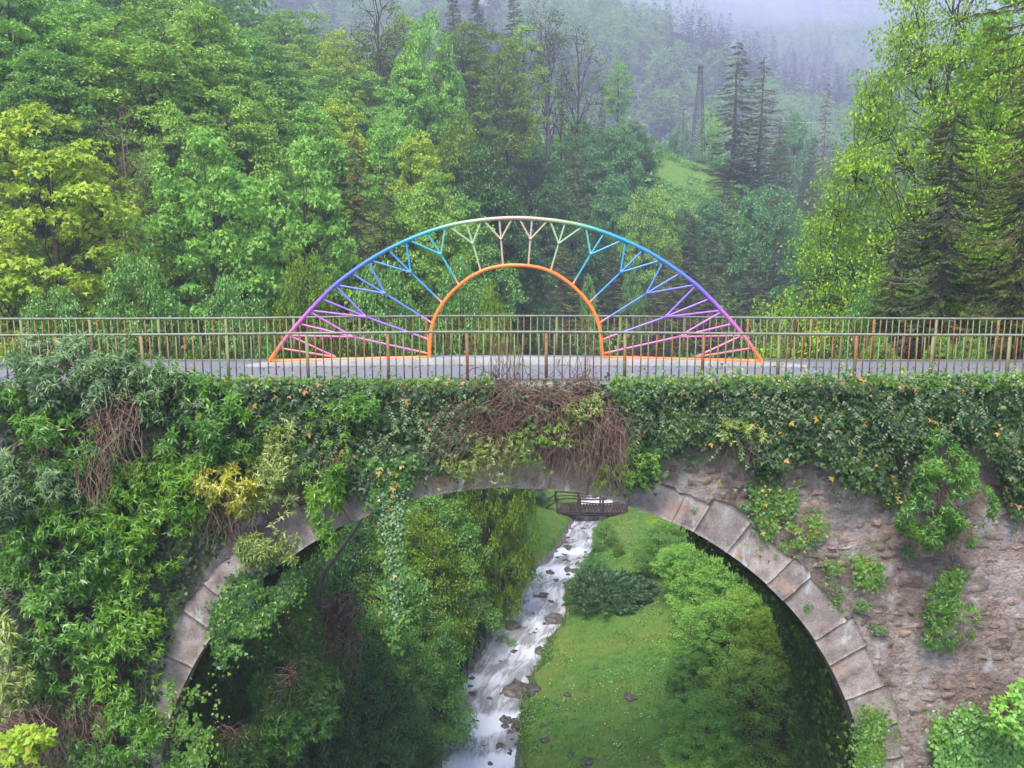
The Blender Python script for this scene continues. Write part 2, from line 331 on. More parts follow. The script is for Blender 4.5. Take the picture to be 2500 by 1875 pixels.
def dome(cent, rad, n, r, flat=.6, size=.15, kind='leaf', up=.7, droop=.35, low=-.35, fill=.55, hang=0.0):
    """leaf domes round clump centres; n = number per clump (array or int)"""
    cent = np.asarray(cent, float); n = np.broadcast_to(np.asarray(n, int), (len(cent),))
    idx = np.repeat(np.arange(len(cent)), n); m = len(idx)
    d = rdir(m, r); d[:, 2] = np.where(d[:, 2] < low, -d[:, 2], d[:, 2])
    rr = (fill + (1 - fill) * r.random(m) ** .5) * np.broadcast_to(rad, (len(cent),))[idx]
    p = cent[idx] + d * rr[:, None] * np.array([1, 1, flat])
    if hang: p[:, 2] -= hang * rr * r.random(m) ** 2 * 2
    Nn = nrm(d * .7 + np.array([0, 0, up]) + r.normal(size=(m, 3)) * .38)
    D = nrm(d * np.array([1, 1, .2]) + r.normal(size=(m, 3)) * .6 - np.array([0, 0, droop]))
    return leaves(p, D, Nn, size * r.uniform(.65, 1.25, m), kind)
def foliage_mesh(name, chunks, mat):
    V = []; Q = []; n = 0
    for v, q in chunks: V.append(v); Q.append(q + n); n += len(v)
    return mesh_q(name, np.concatenate(V), np.concatenate(Q), mat)

# ------------------------------------------------------------------ trees
def crv(a, b, n=6, sag=0.0, wob=.05, r=rng):
    a = np.asarray(a, float); b = np.asarray(b, float); t = np.linspace(0, 1, n)[:, None]
    L_ = np.linalg.norm(b - a); p = a + (b - a) * t; p[:, 2] += (sag * L_ * (4 * t * (1 - t)))[:, 0]
    p[1:-1] += r.normal(size=(n - 2, 3)) * wob * L_
    return p
def make_tree(name, seed, H, R, prof, cb=.25, clumps=120, cr=.8, per=100, size=.2, kind='leaf', flat=.6, limbs=12, tr=.18,
              shell=.45, sag=.12, fall=0.0, stems=1, twigs=True, hang=0.0, up=.7, lop=0.0, leafmat_='mid', barkm='bark', droop=.35):
    """(trunk mesh, crown mesh): prof = radius shares from crown base to top"""
    r = np.random.default_rng(seed); tb = MB()
    ts, rs = np.array([p[0] for p in prof]), np.array([p[1] for p in prof])
    paths = []
    for s in range(stems):
        az = s * 2.4 + r.random(); off = 0 if stems == 1 else .12 * R
        top = np.array([math.cos(az) * off * 3, math.sin(az) * off * 3, H * (.93 if stems == 1 else r.uniform(.6, .9))])
        n = 9; t = np.linspace(0, 1, n)[:, None]
        p = np.array([math.cos(az) * off * .3, math.sin(az) * off * .3, 0]) * (1 - t) + top * t
        p[1:, :2] += np.cumsum(r.normal(size=(n - 1, 2)) * H * .012, axis=0)
        p[0, 2] = -.4
        rad = tr * (1 - t[:, 0]) ** .7 + .02
        tb.tube(p, rad, 7 if H > 6 else 5); paths.append(p)
    # clump centres
    tt = r.random(clumps * 6); keep = r.random(len(tt)) < (np.interp(tt, ts, rs) ** 1.3); tt = tt[keep][:clumps]; m = len(tt)
    az = r.random(m) * 2 * math.pi; fr = shell + (1 - shell) * r.random(m) ** .6
    lob = 1 + .22 * np.sin(az * 3 + seed) * np.cos(tt * 7 + seed) + .12 * np.sin(az * 7 + tt * 11)
    rr = R * np.interp(tt, ts, rs) * fr * lob
    ce = np.stack([np.cos(az) * rr, np.sin(az) * rr, H * (cb + (1 - cb) * tt) - cr * .3 - fall * (rr / R) ** 2 * R], -1)
    # limbs
    lp = []
    for k in range(limbs):
        a = k * 2.4 + r.random() * .6; q = (k + .5) / limbs * .85; ph = paths[k % stems]
        z0 = H * (cb * .75 + (1 - cb) * q * .75); i = np.argmin(abs(ph[:, 2] - z0)); st = ph[i]
        z1 = H * (cb + (1 - cb) * min(1, q + .12)); rad = R * np.interp(min(1, q + .1), ts, rs) * .72
        e = np.array([math.cos(a) * rad, math.sin(a) * rad, z1 - fall * .4 * R])
        c = crv(st, e, 8, sag, .03, r); lp.append(c)
        tb.tube(c, np.linspace(tr * .38 * (1 - q * .6), .015, 8), 5)
    if len(lp):
        allp = np.concatenate(lp + paths)
        if twigs:
            dd = ((ce[:, None, :] - allp[None]) ** 2).sum(-1); dd[:, :] += (allp[None, :, 2] > ce[:, None, 2]) * 1.0
            dd = dd * (1 + 3 * r.random(dd.shape)); j = dd.argmin(1)
            for c, s_ in zip(ce, allp[j]):
                tb.tube(crv(s_, c, 4, .06, .05, r), np.array([.024, .017, .011, .005]) * max(.5, H / 12), 3)
    pr = np.maximum(1, (per * (.6 + .8 * r.random(m))).astype(int))
    ch = [dome(ce, cr * r.uniform(.6, 1.3, m), pr, r, flat, size, kind, up, droop, hang=hang)]
    return tb.mesh(name + '_trunk', M[barkm], True), foliage_mesh(name + '_crown', ch, L[leafmat_])
def make_spruce(name, seed, H, R, per=26, whorl=.42, nb=9, size=.3, fill=1.0, cb=.06, mat='spruce', exp=.85, up=0.0, dr=.35):
    r = np.random.default_rng(seed); tb = MB()
    t = np.linspace(0, 1, 10); p = np.stack([r.normal(size=10) * .03, r.normal(size=10) * .03, t * H], -1); p[0, 2] = -.3
    tb.tube(p, .0115 * H * (1 - t) + .012, 7)
    pos = []; D = []; Nn = []; S = []
    z = H * cb
    while z < H * .985:
        q = (z - H * cb) / (H * (1 - cb)); n = max(4, int(nb * (1 - q * .5)))
        for k in range(n):
            a = r.random() * 6.283; Lb = R * (1 - q) ** exp * r.uniform(.72, 1.12) + .12
            m = 7; s = np.linspace(0, 1, m); dz = -dr * s * Lb * (r.random() * .9 + .55) + .28 * Lb * s ** 2.4 + up * Lb * s
            zz = z + r.uniform(-.32, .32); dr_ = dr * r.uniform(.45, 1.5)
            bp = np.stack([np.cos(a) * s * Lb, np.sin(a) * s * Lb, zz + dz], -1)
            tb.tube(bp, np.linspace(.012 + .012 * Lb, .004, m), 3)
            c = int(per * fill * (.4 + Lb / R)) + 2
            ss = .12 + .88 * r.random(c) ** .8
            bx = np.stack([np.interp(ss, s, bp[:, i]) for i in range(3)], -1)
            rad = np.array([math.cos(a), math.sin(a), 0]); side = np.array([-math.sin(a), math.cos(a), 0])
            sg = r.choice([-1, 1], c)[:, None] * r.uniform(.35, 1.1, (c, 1))
            d = rad * .75 + side * sg + np.array([0, 0, -.45]) * r.random((c, 1)) + r.normal(size=(c, 3)) * .15
            w_ = (1 - ss)[:, None] * .45 * min(1.0, Lb) * r.random((c, 1))
            pos.append(bx + side * sg * w_ * .5); D.append(d); Nn.append(np.array([0, 0, 1]) + r.normal(size=(c, 3)) * .35)
            S.append(size * r.uniform(.6, 1.2, c) * (.55 + .45 * (1 - q)))
        z += whorl * r.uniform(.7, 1.2) * (1.15 - .5 * q)
    v = leaves(np.concatenate(pos), np.concatenate(D), np.concatenate(Nn), np.concatenate(S), 'needle')
    return tb.mesh(name + '_trunk', M['barkgrey'], True), foliage_mesh(name + '_crown', [v], L[mat])
ROUND = [(0, .45), (.2, .9), (.45, 1), (.7, .85), (.88, .55), (1, .15)]
TALL = [(0, .4), (.25, .8), (.5, 1), (.75, .75), (1, .2)]
CONE = [(0, 1), (.3, .92), (.55, .72), (.75, .5), (.9, .3), (1, .08)]
DOME = [(0, .95), (.4, 1), (.7, .75), (.9, .45), (1, .15)]
protos = {}
protos['maple'] = (12, 4.0, make_tree('maple', 1, 12, 4.0, ROUND, .12, 320, .64, 76, .195, 'lobed', .5, 14, .16, .5))
# protos_maple2 = (12, 4.0, make_tree('maple', 2, 12, 4.0, ROUND, .12, 320, .66, 76, .195, 'lobed', .5, 14, .16, .5))
protos['ash'] = (15, 4.0, make_tree('ash', 3, 15, 4.0, TALL, .2, 420, .62, 108, .19, 'leaf', .55, 14, .17, .4))
protos['ash2'] = (15, 4.0, make_tree('ash', 4, 15, 4.0, ROUND, .15, 430, .62, 108, .19, 'leaf', .6, 14, .17, .4))
protos['thin'] = (16, 2.6, make_tree('thin', 5, 16, 2.6, TALL, .38, 150, .52, 75, .18, 'leaf', .7, 14, .14, .35, sag=.2))
protos['thin2'] = (16, 2.6, make_tree('thin', 6, 16, 2.6, TALL, .3, 140, .48, 50, .18, 'leaf', .7, 16, .13, .35, sag=.22))
protos['bare'] = (16, 2.6, make_tree('bare', 7, 16, 2.6, TALL, .35, 130, .45, 12, .17, 'leaf', .7, 20, .13, .35, sag=.25))
protos['budding'] = (9, 2.6, make_tree('budding', 8, 9, 2.6, ROUND, .1, 150, .5, 26, .15, 'lance', .9, 18, .09, .25, sag=.2, barkm='twig'))
protos['round'] = (8, 3.4, make_tree('round', 9, 8, 3.4, DOME, .08, 300, .62, 112, .17, 'leaf', .62, 10, .13, .55))
protos['round2'] = (8, 3.4, make_tree('round', 10, 8, 3.4, ROUND, .06, 300, .6, 112, .17, 'leaf', .7, 10, .13, .55))
protos['spruce'] = (16, 3.3, make_spruce('spruce', 11, 16, 3.3, 36, .46, 12, .46))
protos['sprucenear'] = (14, 3.2, make_spruce('spruce', 12, 14, 3.2, 104, .32, 17, .24, mat='spruce', dr=.5, exp=.62, cb=.02))
protos['sprucebare'] = (16, 2.9, make_spruce('spruce', 13, 16, 2.9, 30, .6, 9, .50, cb=.1, dr=.45, exp=.75))
protos['sprucedead'] = (16, 2.6, make_spruce('spruce', 14, 16, 2.6, 18, .5, 9, .42, mat='dead', cb=.1, exp=.7))
protos['pine'] = (16, 1.6, make_tree('pine', 15, 16, 1.6, [(0, .5), (.4, .8), (.7, 1), (1, .4)], .72, 34, .5, 60, .2, 'needle', .55, 16, .17, .3, sag=.1, barkm='barkgrey'))
protos['beech'] = (17, 8.5, make_tree('beech', 16, 17, 8.5, [(0, 1), (.2, .98), (.4, .85), (.6, .66), (.8, .48), (1, .16)], .06, 1700, .95, 88, .145, 'leaf', .32, 34, .17, .35, sag=.1, fall=.28, hang=.25, up=1.0))
protos['bush'] = (3.5, 2.0, make_tree('bush', 17, 3.5, 2.0, DOME, .02, 140, .4, 95, .11, 'leaf', .75, 8, .05, .5, stems=4))
protos['bush2'] = (3.5, 2.0, make_tree('bush', 18, 3.5, 2.0, ROUND, .02, 110, .4, 75, .14, 'leaf', .75, 8, .05, .5, stems=4))
protos['arching'] = (6.5, 3.4, make_tree('arching', 19, 6.5, 3.4, DOME, .04, 520, .44, 100, .105, 'leaf', .5, 22, .09, .4, stems=4, fall=.3, hang=.35, up=.9))
protos['arching2'] = (6.5, 3.4, make_tree('arching', 20, 6.5, 3.4, ROUND, .04, 520, .44, 95, .11, 'leaf', .55, 22, .09, .35, stems=4, fall=.15, hang=.2, up=.9))

# ------------------------------------------------------------------ the lie of the land
def zs(y): return -15.35 + (np.clip(y, -30, 75) - 26) * .05
RIGHT = [(1251, 1871), (1259, 1800), (1268, 1720), (1285, 1662), (1318, 1624), (1322, 1595), (1339, 1557), (1364, 1536), (1377, 1490), (1370, 1448), (1381, 1427), (1406, 1415), (1419, 1381), (1448, 1339), (1452, 1293), (1486, 1262)]
LEFT = [(1090, 1860), (1098, 1775), (1112, 1737), (1130, 1690), (1152, 1660), (1172, 1620), (1186, 1595), (1204, 1557), (1217, 1511), (1228, 1490), (1255, 1473), (1280, 1427), (1301, 1398), (1343, 1377), (1377, 1335), (1398, 1289), (1410, 1262)]
def track(pl):
    a = np.array([on_z(px, py, zs)[:2] for px, py in pl]); a = a[np.argsort(a[:, 1])]
    return np.concatenate([[[a[0, 0] - 1.0, -30]], [[a[0, 0] - .2, 15]], a, [[a[-1, 0] + 2.2, 62]], [[a[-1, 0] + 5, 75]]])
TR, TL = track(RIGHT), track(LEFT)
def xr(y): return np.interp(y, TR[:, 1], TR[:, 0])
def xl(y): return np.interp(y, TL[:, 1], TL[:, 0])
GP = [(1300, 872, 80), (1500, 872, 82), (1700, 860, 85), (1900, 860, 92), (2100, 860, 90), (1100, 860, 72),
      (1300, 620, 98), (1500, 620, 98), (1700, 640, 98), (1850, 640, 105), (2000, 700, 110),
      (1350, 400, 118), (1500, 395, 120), (1600, 380, 122), (1700, 400, 122), (1800, 430, 124), (1900, 540, 128), (2000, 640, 135),
      (1200, 350, 112), (1050, 380, 98), (900, 330, 92), (700, 260, 90), (500, 200, 80), (300, 150, 74), (0, 60, 70), (-400, 60, 70),
      (900, 560, 64), (600, 520, 55), (300, 500, 48), (0, 480, 45), (-400, 480, 45),
      (2500, 560, 60), (2300, 640, 62), (2900, 480, 60), (2500, 330, 100), (2300, 480, 110), (2900, 300, 100)]
gp = np.array([P(*g) for g in GP])
ex = np.array([(-130, 60, 25), (-110, 110, 55), (-60, 150, 45), (-20, 165, 22), (15, 165, 6), (50, 170, 2), (90, 170, 8), (130, 110, 35), (130, 60, 25), (-130, 200, 60), (0, 215, 5), (60, 215, 3), (150, 215, 25), (-60, 215, 50)], float)
gp = np.concatenate([gp, ex])
def near_h(x, y):
    r_, l_ = xr(y), xl(y); z = zs(y)
    dr = np.maximum(x - r_, 0); dl = np.maximum(l_ - x, 0)
    hr = .28 * np.clip(dr / .25, 0, 1) + .27 * np.minimum(dr, 9) + .75 * np.maximum(dr - 9, 0)
    hl = .3 * np.clip(dl / .3, 0, 1) + .36 * np.minimum(dl, 5.5) + .78 * np.maximum(dl - 5.5, 0)
    ins = (dr == 0) & (dl == 0)
    h = z + hr + hl - .45 * ins
    return np.minimum(h, 6 + (h - 6) * .2)
nx = np.array([(x, y) for y in (40, 56, 66) for x in (-45, -32, -22, -14, -7, 0, 6, 12, 18, 26, 38)], float)
nn_ = np.c_[nx, near_h(nx[:, 0], nx[:, 1])]
ctl = np.concatenate([gp, nn_[nn_[:, 1] > 50]])
def tps(d): return np.where(d > 1e-6, d * d * np.log(d + 1e-9), 0)
def _fit():
    n = len(ctl); K = tps(np.linalg.norm(ctl[:, None, :2] - ctl[None, :, :2], axis=-1)) + np.eye(n) * 8.0
    Pm = np.c_[np.ones(n), ctl[:, :2]]; A = np.block([[K, Pm], [Pm.T, np.zeros((3, 3))]])
    return np.linalg.solve(A, np.r_[ctl[:, 2], 0, 0, 0])
_w = _fit()
def far_h(x, y):
    x = np.asarray(x, float); y = np.asarray(y, float); sh = x.shape; q = np.stack([x.ravel(), y.ravel()], -1)
    d = np.linalg.norm(q[:, None] - ctl[None, :, :2], axis=-1); v = tps(d) @ _w[:-3] + _w[-3] + q @ _w[-2:]
    return np.clip(v, -16, 70).reshape(sh)
def Hh(x, y):
    x = np.asarray(x, float); y = np.asarray(y, float); t = np.clip((y - 52) / 22, 0, 1); t = t * t * (3 - 2 * t)
    a = near_h(x, y); b = far_h(x, y) if np.any(t > 0) else a
    n = fnoise(x, y, 5, 1) * .9 * np.clip((np.maximum(x - xr(y), xl(y) - x)) / 6 + .04, 0.03, 1) * (1 + 2 * t)
    return a * (1 - t) + b * t + n
gx = np.unique(np.r_[np.linspace(-190, -26, 60), np.linspace(-26, -4, 50), np.linspace(-4, 14, 84), np.linspace(14, 30, 40), np.linspace(30, 190, 60)])
gy = np.unique(np.r_[np.linspace(-40, 15, 20), np.linspace(15, 62, 110), np.linspace(62, 220, 90)])
X, Yg = np.meshgrid(gx, gy, indexing='ij'); Z = Hh(X, Yg)
Vg = np.stack([X, Yg, Z], -1).reshape(-1, 3); Qg = grid_q(len(gx), len(gy))[:, ::-1]
ctr = Vg[Qg].mean(1)
islawn = (ctr[:, 1] < 63) & (((ctr[:, 0] > xr(ctr[:, 1])) & (ctr[:, 0] < xr(ctr[:, 1]) + 11)) | ((ctr[:, 0] < xl(ctr[:, 1])) & (ctr[:, 0] > xl(ctr[:, 1]) - 7) & (ctr[:, 1] > 40)))
M['bed'] = surf('stream_bed', [(.3, (.1, .085, .07)), (.7, (.26, .23, .2))], 2, 6, .8, .8, 8, .06)
isbed = (ctr[:, 1] < 75) & (ctr[:, 0] <= xr(ctr[:, 1]) + .3) & (ctr[:, 0] >= xl(ctr[:, 1]) - .3)
knoll = (ctr[:, 1] > 98) & (ctr[:, 1] < 128) & (ctr[:, 0] / ctr[:, 1] > .155) & (ctr[:, 0] / ctr[:, 1] < .27)
islawn = islawn | knoll
mi = np.where(isbed, 2, np.where(islawn, 1, 0))
tag(link('ground', mesh_q('ground', Vg, Qg, [M['soil'], M['lawn'], M['bed']], True, mi=mi)), 'valley floor and wooded slopes around the stream', kind='structure')

# stream ------------------------------------------------------------
def water_mat():
    m, nt, out = newmat('stream_water')
    uv = N(nt, 'ShaderNodeTexCoord'); mp = N(nt, 'ShaderNodeMapping'); mp.inputs['Scale'].default_value = (1.5, .55, 1); nt.links.new(uv.outputs['UV'], mp.inputs[0])
    n1 = N(nt, 'ShaderNodeTexNoise', i_Scale=1.0, i_Detail=5.0, i_Roughness=.55, i_Distortion=.8); nt.links.new(mp.outputs[0], n1.inputs['Vector'])
    mp2 = N(nt, 'ShaderNodeMapping'); mp2.inputs['Scale'].default_value = (3.6, .8, 1); nt.links.new(uv.outputs['UV'], mp2.inputs[0])
    n2 = N(nt, 'ShaderNodeTexNoise', i_Scale=1.6, i_Detail=4.0, i_Distortion=.6); nt.links.new(mp2.outputs[0], n2.inputs['Vector'])
    at = N(nt, 'ShaderNodeAttribute', attribute_name='paint')
    a = N(nt, 'ShaderNodeMath', operation='MULTIPLY_ADD', i_1=.75); nt.links.new(at.outputs['Fac'], a.inputs[0]); nt.links.new(n1.outputs[0], a.inputs[2])
    b = N(nt, 'ShaderNodeMath', operation='MULTIPLY_ADD', i_1=.5); nt.links.new(n2.outputs[0], b.inputs[0]); nt.links.new(a.outputs[0], b.inputs[2])
    fo = ramp(nt, b.outputs[0], [(.66, (0, 0, 0)), (1.12, (1, 1, 1))])
    nt.links.new(b.outputs[0], fo.inputs[0])
    col = mixc(nt, fo.outputs[0], (.24, .235, .24), (.68, .68, .72))
    bs = N(nt, 'ShaderNodeBsdfPrincipled', i_Roughness=.22); nt.links.new(col, bs.inputs['Base Color'])
    rr = ramp(nt, fo.outputs[0], [(0, .12), (1, .6)]); nt.links.new(rr.outputs[0], bs.inputs['Roughness'])
    bp = N(nt, 'ShaderNodeBump', i_Strength=.5, i_Distance=.12); nt.links.new(n2.outputs[0], bp.inputs['Height']); nt.links.new(bp.outputs[0], bs.inputs['Normal'])
    nt.links.new(bs.outputs[0], out.inputs[0]); return m
M['water'] = water_mat()
ny, nu = 420, 26
yy = np.linspace(-20, 74, ny)[:, None]; uu = np.linspace(0, 1, nu)[None, :]
xx = (xl(yy) - .35) * (1 - uu) + (xr(yy) + .35) * uu
step = 2.6; ph = (yy + fnoise(xx, yy, 2.5, 5) * 2.2) / step; fr = ph - np.floor(ph)
casc = np.clip((fr - .0) / .22, 0, 1)                     # little drops: smooth sheet then a fall
foam = np.exp(-((fr - .08) / .16) ** 2) + .7 * np.exp(-((fr - 1.0) / .12) ** 2)
zw = zs(np.floor(ph) * step) + (zs(step) - zs(0)) * casc + .03 + fnoise(xx, yy, .7, 9) * .09
V = np.stack([xx, np.broadcast_to(yy, xx.shape), zw], -1).reshape(-1, 3)
uvw = np.stack([xx - (xl(yy) + xr(yy)) / 2, np.broadcast_to(yy, xx.shape)], -1).reshape(-1, 2)
foam = foam * np.clip(.5 + 2.2 * fnoise(xx, yy, 4, 3), 0, 1.2); fc = foam.reshape(-1)
tag(link('stream', mesh_q('stream', V, grid_q(ny, nu)[:, ::-1], M['water'], True, col=np.stack([fc, fc, fc, np.ones_like(fc)], -1), uv=uvw)), 'pale rushing mountain stream flowing under the bridge', kind='structure')

# rocks ---------------------------------------------------------------
import bmesh
def rock_mesh(seed, sub=2, flat=.65):
    bm = bmesh.new(); bmesh.ops.create_icosphere(bm, subdivisions=sub, radius=1.0)
    for v in bm.verts:
        p = v.co.copy(); n = mnoise.noise(p * 1.1 + Vector((seed * 7.1, 0, 0))) * .5 + mnoise.noise(p * 2.7 + Vector((0, seed * 3.3, 0))) * .25
        v.co = p * (1 + n); v.co.z *= flat
        if v.co.z < -.25: v.co.z = -.25
    me = bpy.data.meshes.new('rock'); bm.to_mesh(me); bm.free(); me.materials.append(M['rock']); return me
rocks = [rock_mesh(i) for i in range(7)]
def rock(px, py, wpx, label, group=None, dz=0.0, name='rock', tall=1.0, k=None):
    x, y, z = on_z(px, py, zs)
    if x > xr(y) or x < xl(y):
        d = ray(px, py); t = 20.0
        while t < 80 and CZ + d[2] * t > Hh(d[0] * t, d[1] * t): t += .1
        x, y, z = d[0] * t, d[1] * t, float(Hh(d[0] * t, d[1] * t))
    s = wpx / 2 / F * math.hypot(y, z - CZ)
    o = link(name, rocks[(k if k is not None else random.randrange(7)) % 7]); o.location = (x, y, z + dz + s * .1)
    o.scale = (s, s * random.uniform(.8, 1.1), s * tall * random.uniform(.8, 1.1)); o.rotation_euler = (0, 0, random.random() * 6.28)
    return tag(o, label, 'rock', group)
RK = [(1425, 1295, 22, 'lone brown rock mid-stream just below the footbridge'),
      (1384, 1341, 30, 'dark rock by the left bank above the first white rapid'),
      (1378, 1356, 14, 'small rock just below the dark left-bank rock'),
      (1343, 1399, 26, 'pale rock breaking the first white rapid'),
      (1384, 1393, 24, 'knobbly rock beside the pale one in the first rapid'),
      (1408, 1398, 30, 'mossy rock on the right bank under the leafy bushes'),
      (1325, 1455, 28, 'long low rock mid-stream left of the juniper'),
      (1346, 1471, 20, 'small flat rock below the long low rock'),
      (1378, 1479, 18, 'rock at the right water edge beside the juniper'),
      (1266, 1495, 34, 'broken rock by the left bank with water falling past'),
      (1303, 1503, 24, 'reddish rock in the middle of the broad rapid'),
      (1250, 1530, 44, 'large rounded dark boulder near the left bank'),
      (1272, 1473, 18, 'small stone near the left bank above the broken rock'),
      (1352, 1515, 52, 'mossy grass-topped rock on the right bank of the broad rapid'),
      (1272, 1572, 16, 'small pinkish stone in the stream below the broad rapid'),
      (1318, 1592, 40, 'dark mossy bank rock where the stream bends right'),
      (1291, 1553, 18, 'small stone upstream of the dark mossy bank rock'),
      (1273, 1633, 16, 'small stone in slack water above the big boulder'),
      (1308, 1630, 20, 'bank stone at the right water edge above the big boulder'),
      (1262, 1690, 66, 'biggest boulder, brown and mossy, jutting in from the right bank'),
      (1297, 1688, 44, 'mossy rock tucked behind the biggest boulder on the grass edge'),
      (1162, 1762, 26, 'dark stone at the lip of the lowest rapid by the left bank'),
      (1236, 1760, 34, 'flat brown stone at the lip of the lowest rapid'),
      (1268, 1775, 30, 'stone on the right bank beside the lowest rapid'),
      (1246, 1790, 20, 'small stone just under the flat brown one'),
      (1202, 1812, 20, 'small brown stone left in the white water at the bottom'),
      (1220, 1826, 32, 'pale brown rock in the white water at the bottom'),
      (1257, 1822, 22, 'dark stone at the right edge of the lowest white water'),
      (1168, 1828, 18, 'small dark stone nearest the left bank at the bottom'),
      (1160, 1853, 22, 'wet stone lowest in view in the stream')]
for px, py, wp, lab in RK: rock(px, py, wp, lab, 'rocks in and along the stream', tall=.9)
for px, py, wp, lab in [(1454, 1634, 14, 'brown stone high on the lawn below the juniper'), (1386, 1698, 20, 'grey stone on the lawn level with the biggest boulder'),
                        (1363, 1724, 10, 'tiny pale stone on the lawn beneath the grey stone'), (1328, 1773, 16, 'grey stone on the lawn beside the lowest rapid'),
                        (1329, 1812, 24, 'pale rounded stone on the lawn near the stream'), (1396, 1838, 18, 'dark stone low on the lawn'),
                        (1437, 1862, 36, 'brown rocks cropping out of the lawn at the bottom edge'), (1540, 1705, 34, 'dark stone at the lawn edge beneath the right bushes'),
                        (1584, 1380, 10, 'small stone high on the lawn under the clipped shrub')]:
    rock(px, py, wp, lab, 'stones lying on the lawn', tall=.7)
for i in range(46):     # pebbly margin stones, left bank grass
    y = random.uniform(26, 55); side = random.random() < .5
    x = (float(xr(y)) + random.uniform(-.15, .3)) if side else (float(xl(y)) - random.uniform(-.2, .3))
    o = link('stone', rocks[i % 7]); s = random.uniform(.08, .24); o.location = (x, y, float(zs(y)) + .05); o.scale = (s, s, s * .8); o.rotation_euler = (0, 0, random.random() * 6)
    tag(o, 'small wet stone edging the %s bank, %s' % ('right' if side else 'left', 'by the lowest rapid' if y < 29 else 'near the biggest boulder' if y < 33 else 'beside the broad rapid' if y < 40 else 'level with the juniper' if y < 45 else 'close to the footbridge'), 'stone', 'stones edging the right bank' if side else 'stones edging the left bank')

for i in range(55):     # stones breaking the surface
    y = random.uniform(25, 49); q = random.random(); x = float(xl(y)) * (1 - q) + float(xr(y)) * q
    o = link('stone', rocks[i % 7]); s = random.uniform(.07, .2); o.location = (x, y, float(zs(y)) + .04); o.scale = (s, s, s * .8); o.rotation_euler = (0, 0, random.random() * 6)
    tag(o, 'small dark stone breaking the white water, %s, %s' % ('near the left bank' if q < .33 else 'in mid-stream' if q < .66 else 'near the right bank', 'in the lowest rapid' if y < 29 else 'around the biggest boulder' if y < 33 else 'in the broad rapid' if y < 40 else 'beside the round bushes' if y < 45 else 'just below the footbridge'), 'stone', 'stones breaking the water')
# grass ----------------------------------------------------------------
n = 90000
gy_ = 24 + 38 * rng.random(n) ** 1.25; sd_ = rng.random(n) < .78
gx_ = np.where(sd_, xr(gy_) + .1 + 11 * rng.random(n), xl(gy_) - .2 - 6.5 * rng.random(n))
cl = vnoise(gx_, gy_, .9, 3) * .6 + vnoise(gx_, gy_, .3, 5) * .4; kp = (rng.random(n) < cl * 1.3) & (sd_ | (gy_ > 38)); gx_, gy_, cl = gx_[kp], gy_[kp], cl[kp]
gp_ = np.stack([gx_, gy_, Hh(gx_, gy_) - .01], -1); m = len(gp_)
near_edge = np.where(gx_ > xr(gy_), gx_ - xr(gy_), xl(gy_) - gx_) < .5
D = np.stack([rng.normal(size=m) * .5, rng.normal(size=m) * .5, np.ones(m)], -1)
V, Q = leaves(gp_, D, rng.normal(size=(m, 3)), (.07 + .07 * rng.random(m)) * np.where(near_edge, 2.2, 1), 'blade')
V = V.copy()
tag(link('grass', mesh_q('grass', V, Q, L['grass'])), 'short bright grass on both banks of the stream', kind='stuff')

r = np.random.default_rng(5); n = 900; fy = r.uniform(24, 48, n); fx = xr(fy) + .3 + 9 * r.random(n); k = vnoise(fx, fy, 2.2, 8) > .5; fx, fy = fx[k], fy[k]; n = len(fx)
V, Q = leaves(np.stack([fx, fy, Hh(fx, fy) + .06], -1), r.normal(size=(n, 3)) * np.array([1, 1, .1]), np.array([0, -.3, 1.]) + r.normal(size=(n, 3)) * .2, .045 + .03 * r.random(n), 'leaf')
L['petal'] = leafmat('pale_petals', (.6, .6, .55), (.75, .75, .7), (.6, .5, .04), .2, 0, pc=.3)
tag(link('daisies', mesh_q('daisies', V, Q, L['petal'])), 'scattered small pale flowers in the lawn', kind='stuff')
n = 2600; fy = r.uniform(24, 50, n); fx = np.where(r.random(n) < .35, xr(fy) + .05 + r.exponential(.3, n), xr(fy) + .3 + 9.5 * r.random(n)); k = vnoise(fx, fy, 1.3, 4) > .52; fx, fy = fx[k], fy[k]; n = len(fx); c = np.stack([fx, fy, Hh(fx, fy)], -1)
V, Q = dome(c, .12 * r.uniform(.5, 1.5, n), 9, r, .5, .1, 'leaf', .8, .1)
tag(link('weeds', mesh_q('weeds', V, Q, L['mid'])), 'low broad-leaved weeds dotted over the lawn and bank', kind='stuff')

# ------------------------------------------------------------------ far hills and forest
def sheet(name, x0, x1, y0, y1, nx_, ny_, hf, mat, label):
    X, Y = np.meshgrid(np.linspace(x0, x1, nx_), np.linspace(y0, y1, ny_), indexing='ij')
    V = np.stack([X, Y, hf(X, Y)], -1).reshape(-1, 3)
    tag(link(name, mesh_q(name, V, grid_q(nx_, ny_)[:, ::-1], mat, True)), label, kind='structure')
def hill_h(x, y):
    # spur whose crest falls from upper left to lower right
    az = x / y
    crest = np.interp(az, [-1.2, -.6, -.2, .13, .25, .34, .42, .6, 1.2], [100, 100, 100, 92, 78, 64, 58, 60, 66])
    t = np.clip((y - 205) / (340 - 205), 0, 1)
    return -6 + (crest + 6) * (t ** 1.05) - 60 * np.clip((y - 345) / 60, 0, 1) + fnoise(x, y, 60, 4) * 16 * t
def mount_h(x, y):
    t = np.clip((y - 390) / 210, 0, 1)
    return -10 + 186 * t ** .9 + fnoise(x, y, 110, 6) * 30 * t * (1 - t * .6)
sheet('hill', -420, 420, 204, 400, 100, 50, hill_h, M['farwood'], 'forested hillside beyond the valley fading in mist')
sheet('mountain', -800, 800, 385, 612, 90, 50, mount_h, M['farwood'], 'misty forested mountain closing the valley')
kinds = bpy.data.collections.new('far_tree_kinds')
def kind_obj(nm, me): o = bpy.data.objects.new(nm, me); kinds.objects.link(o)
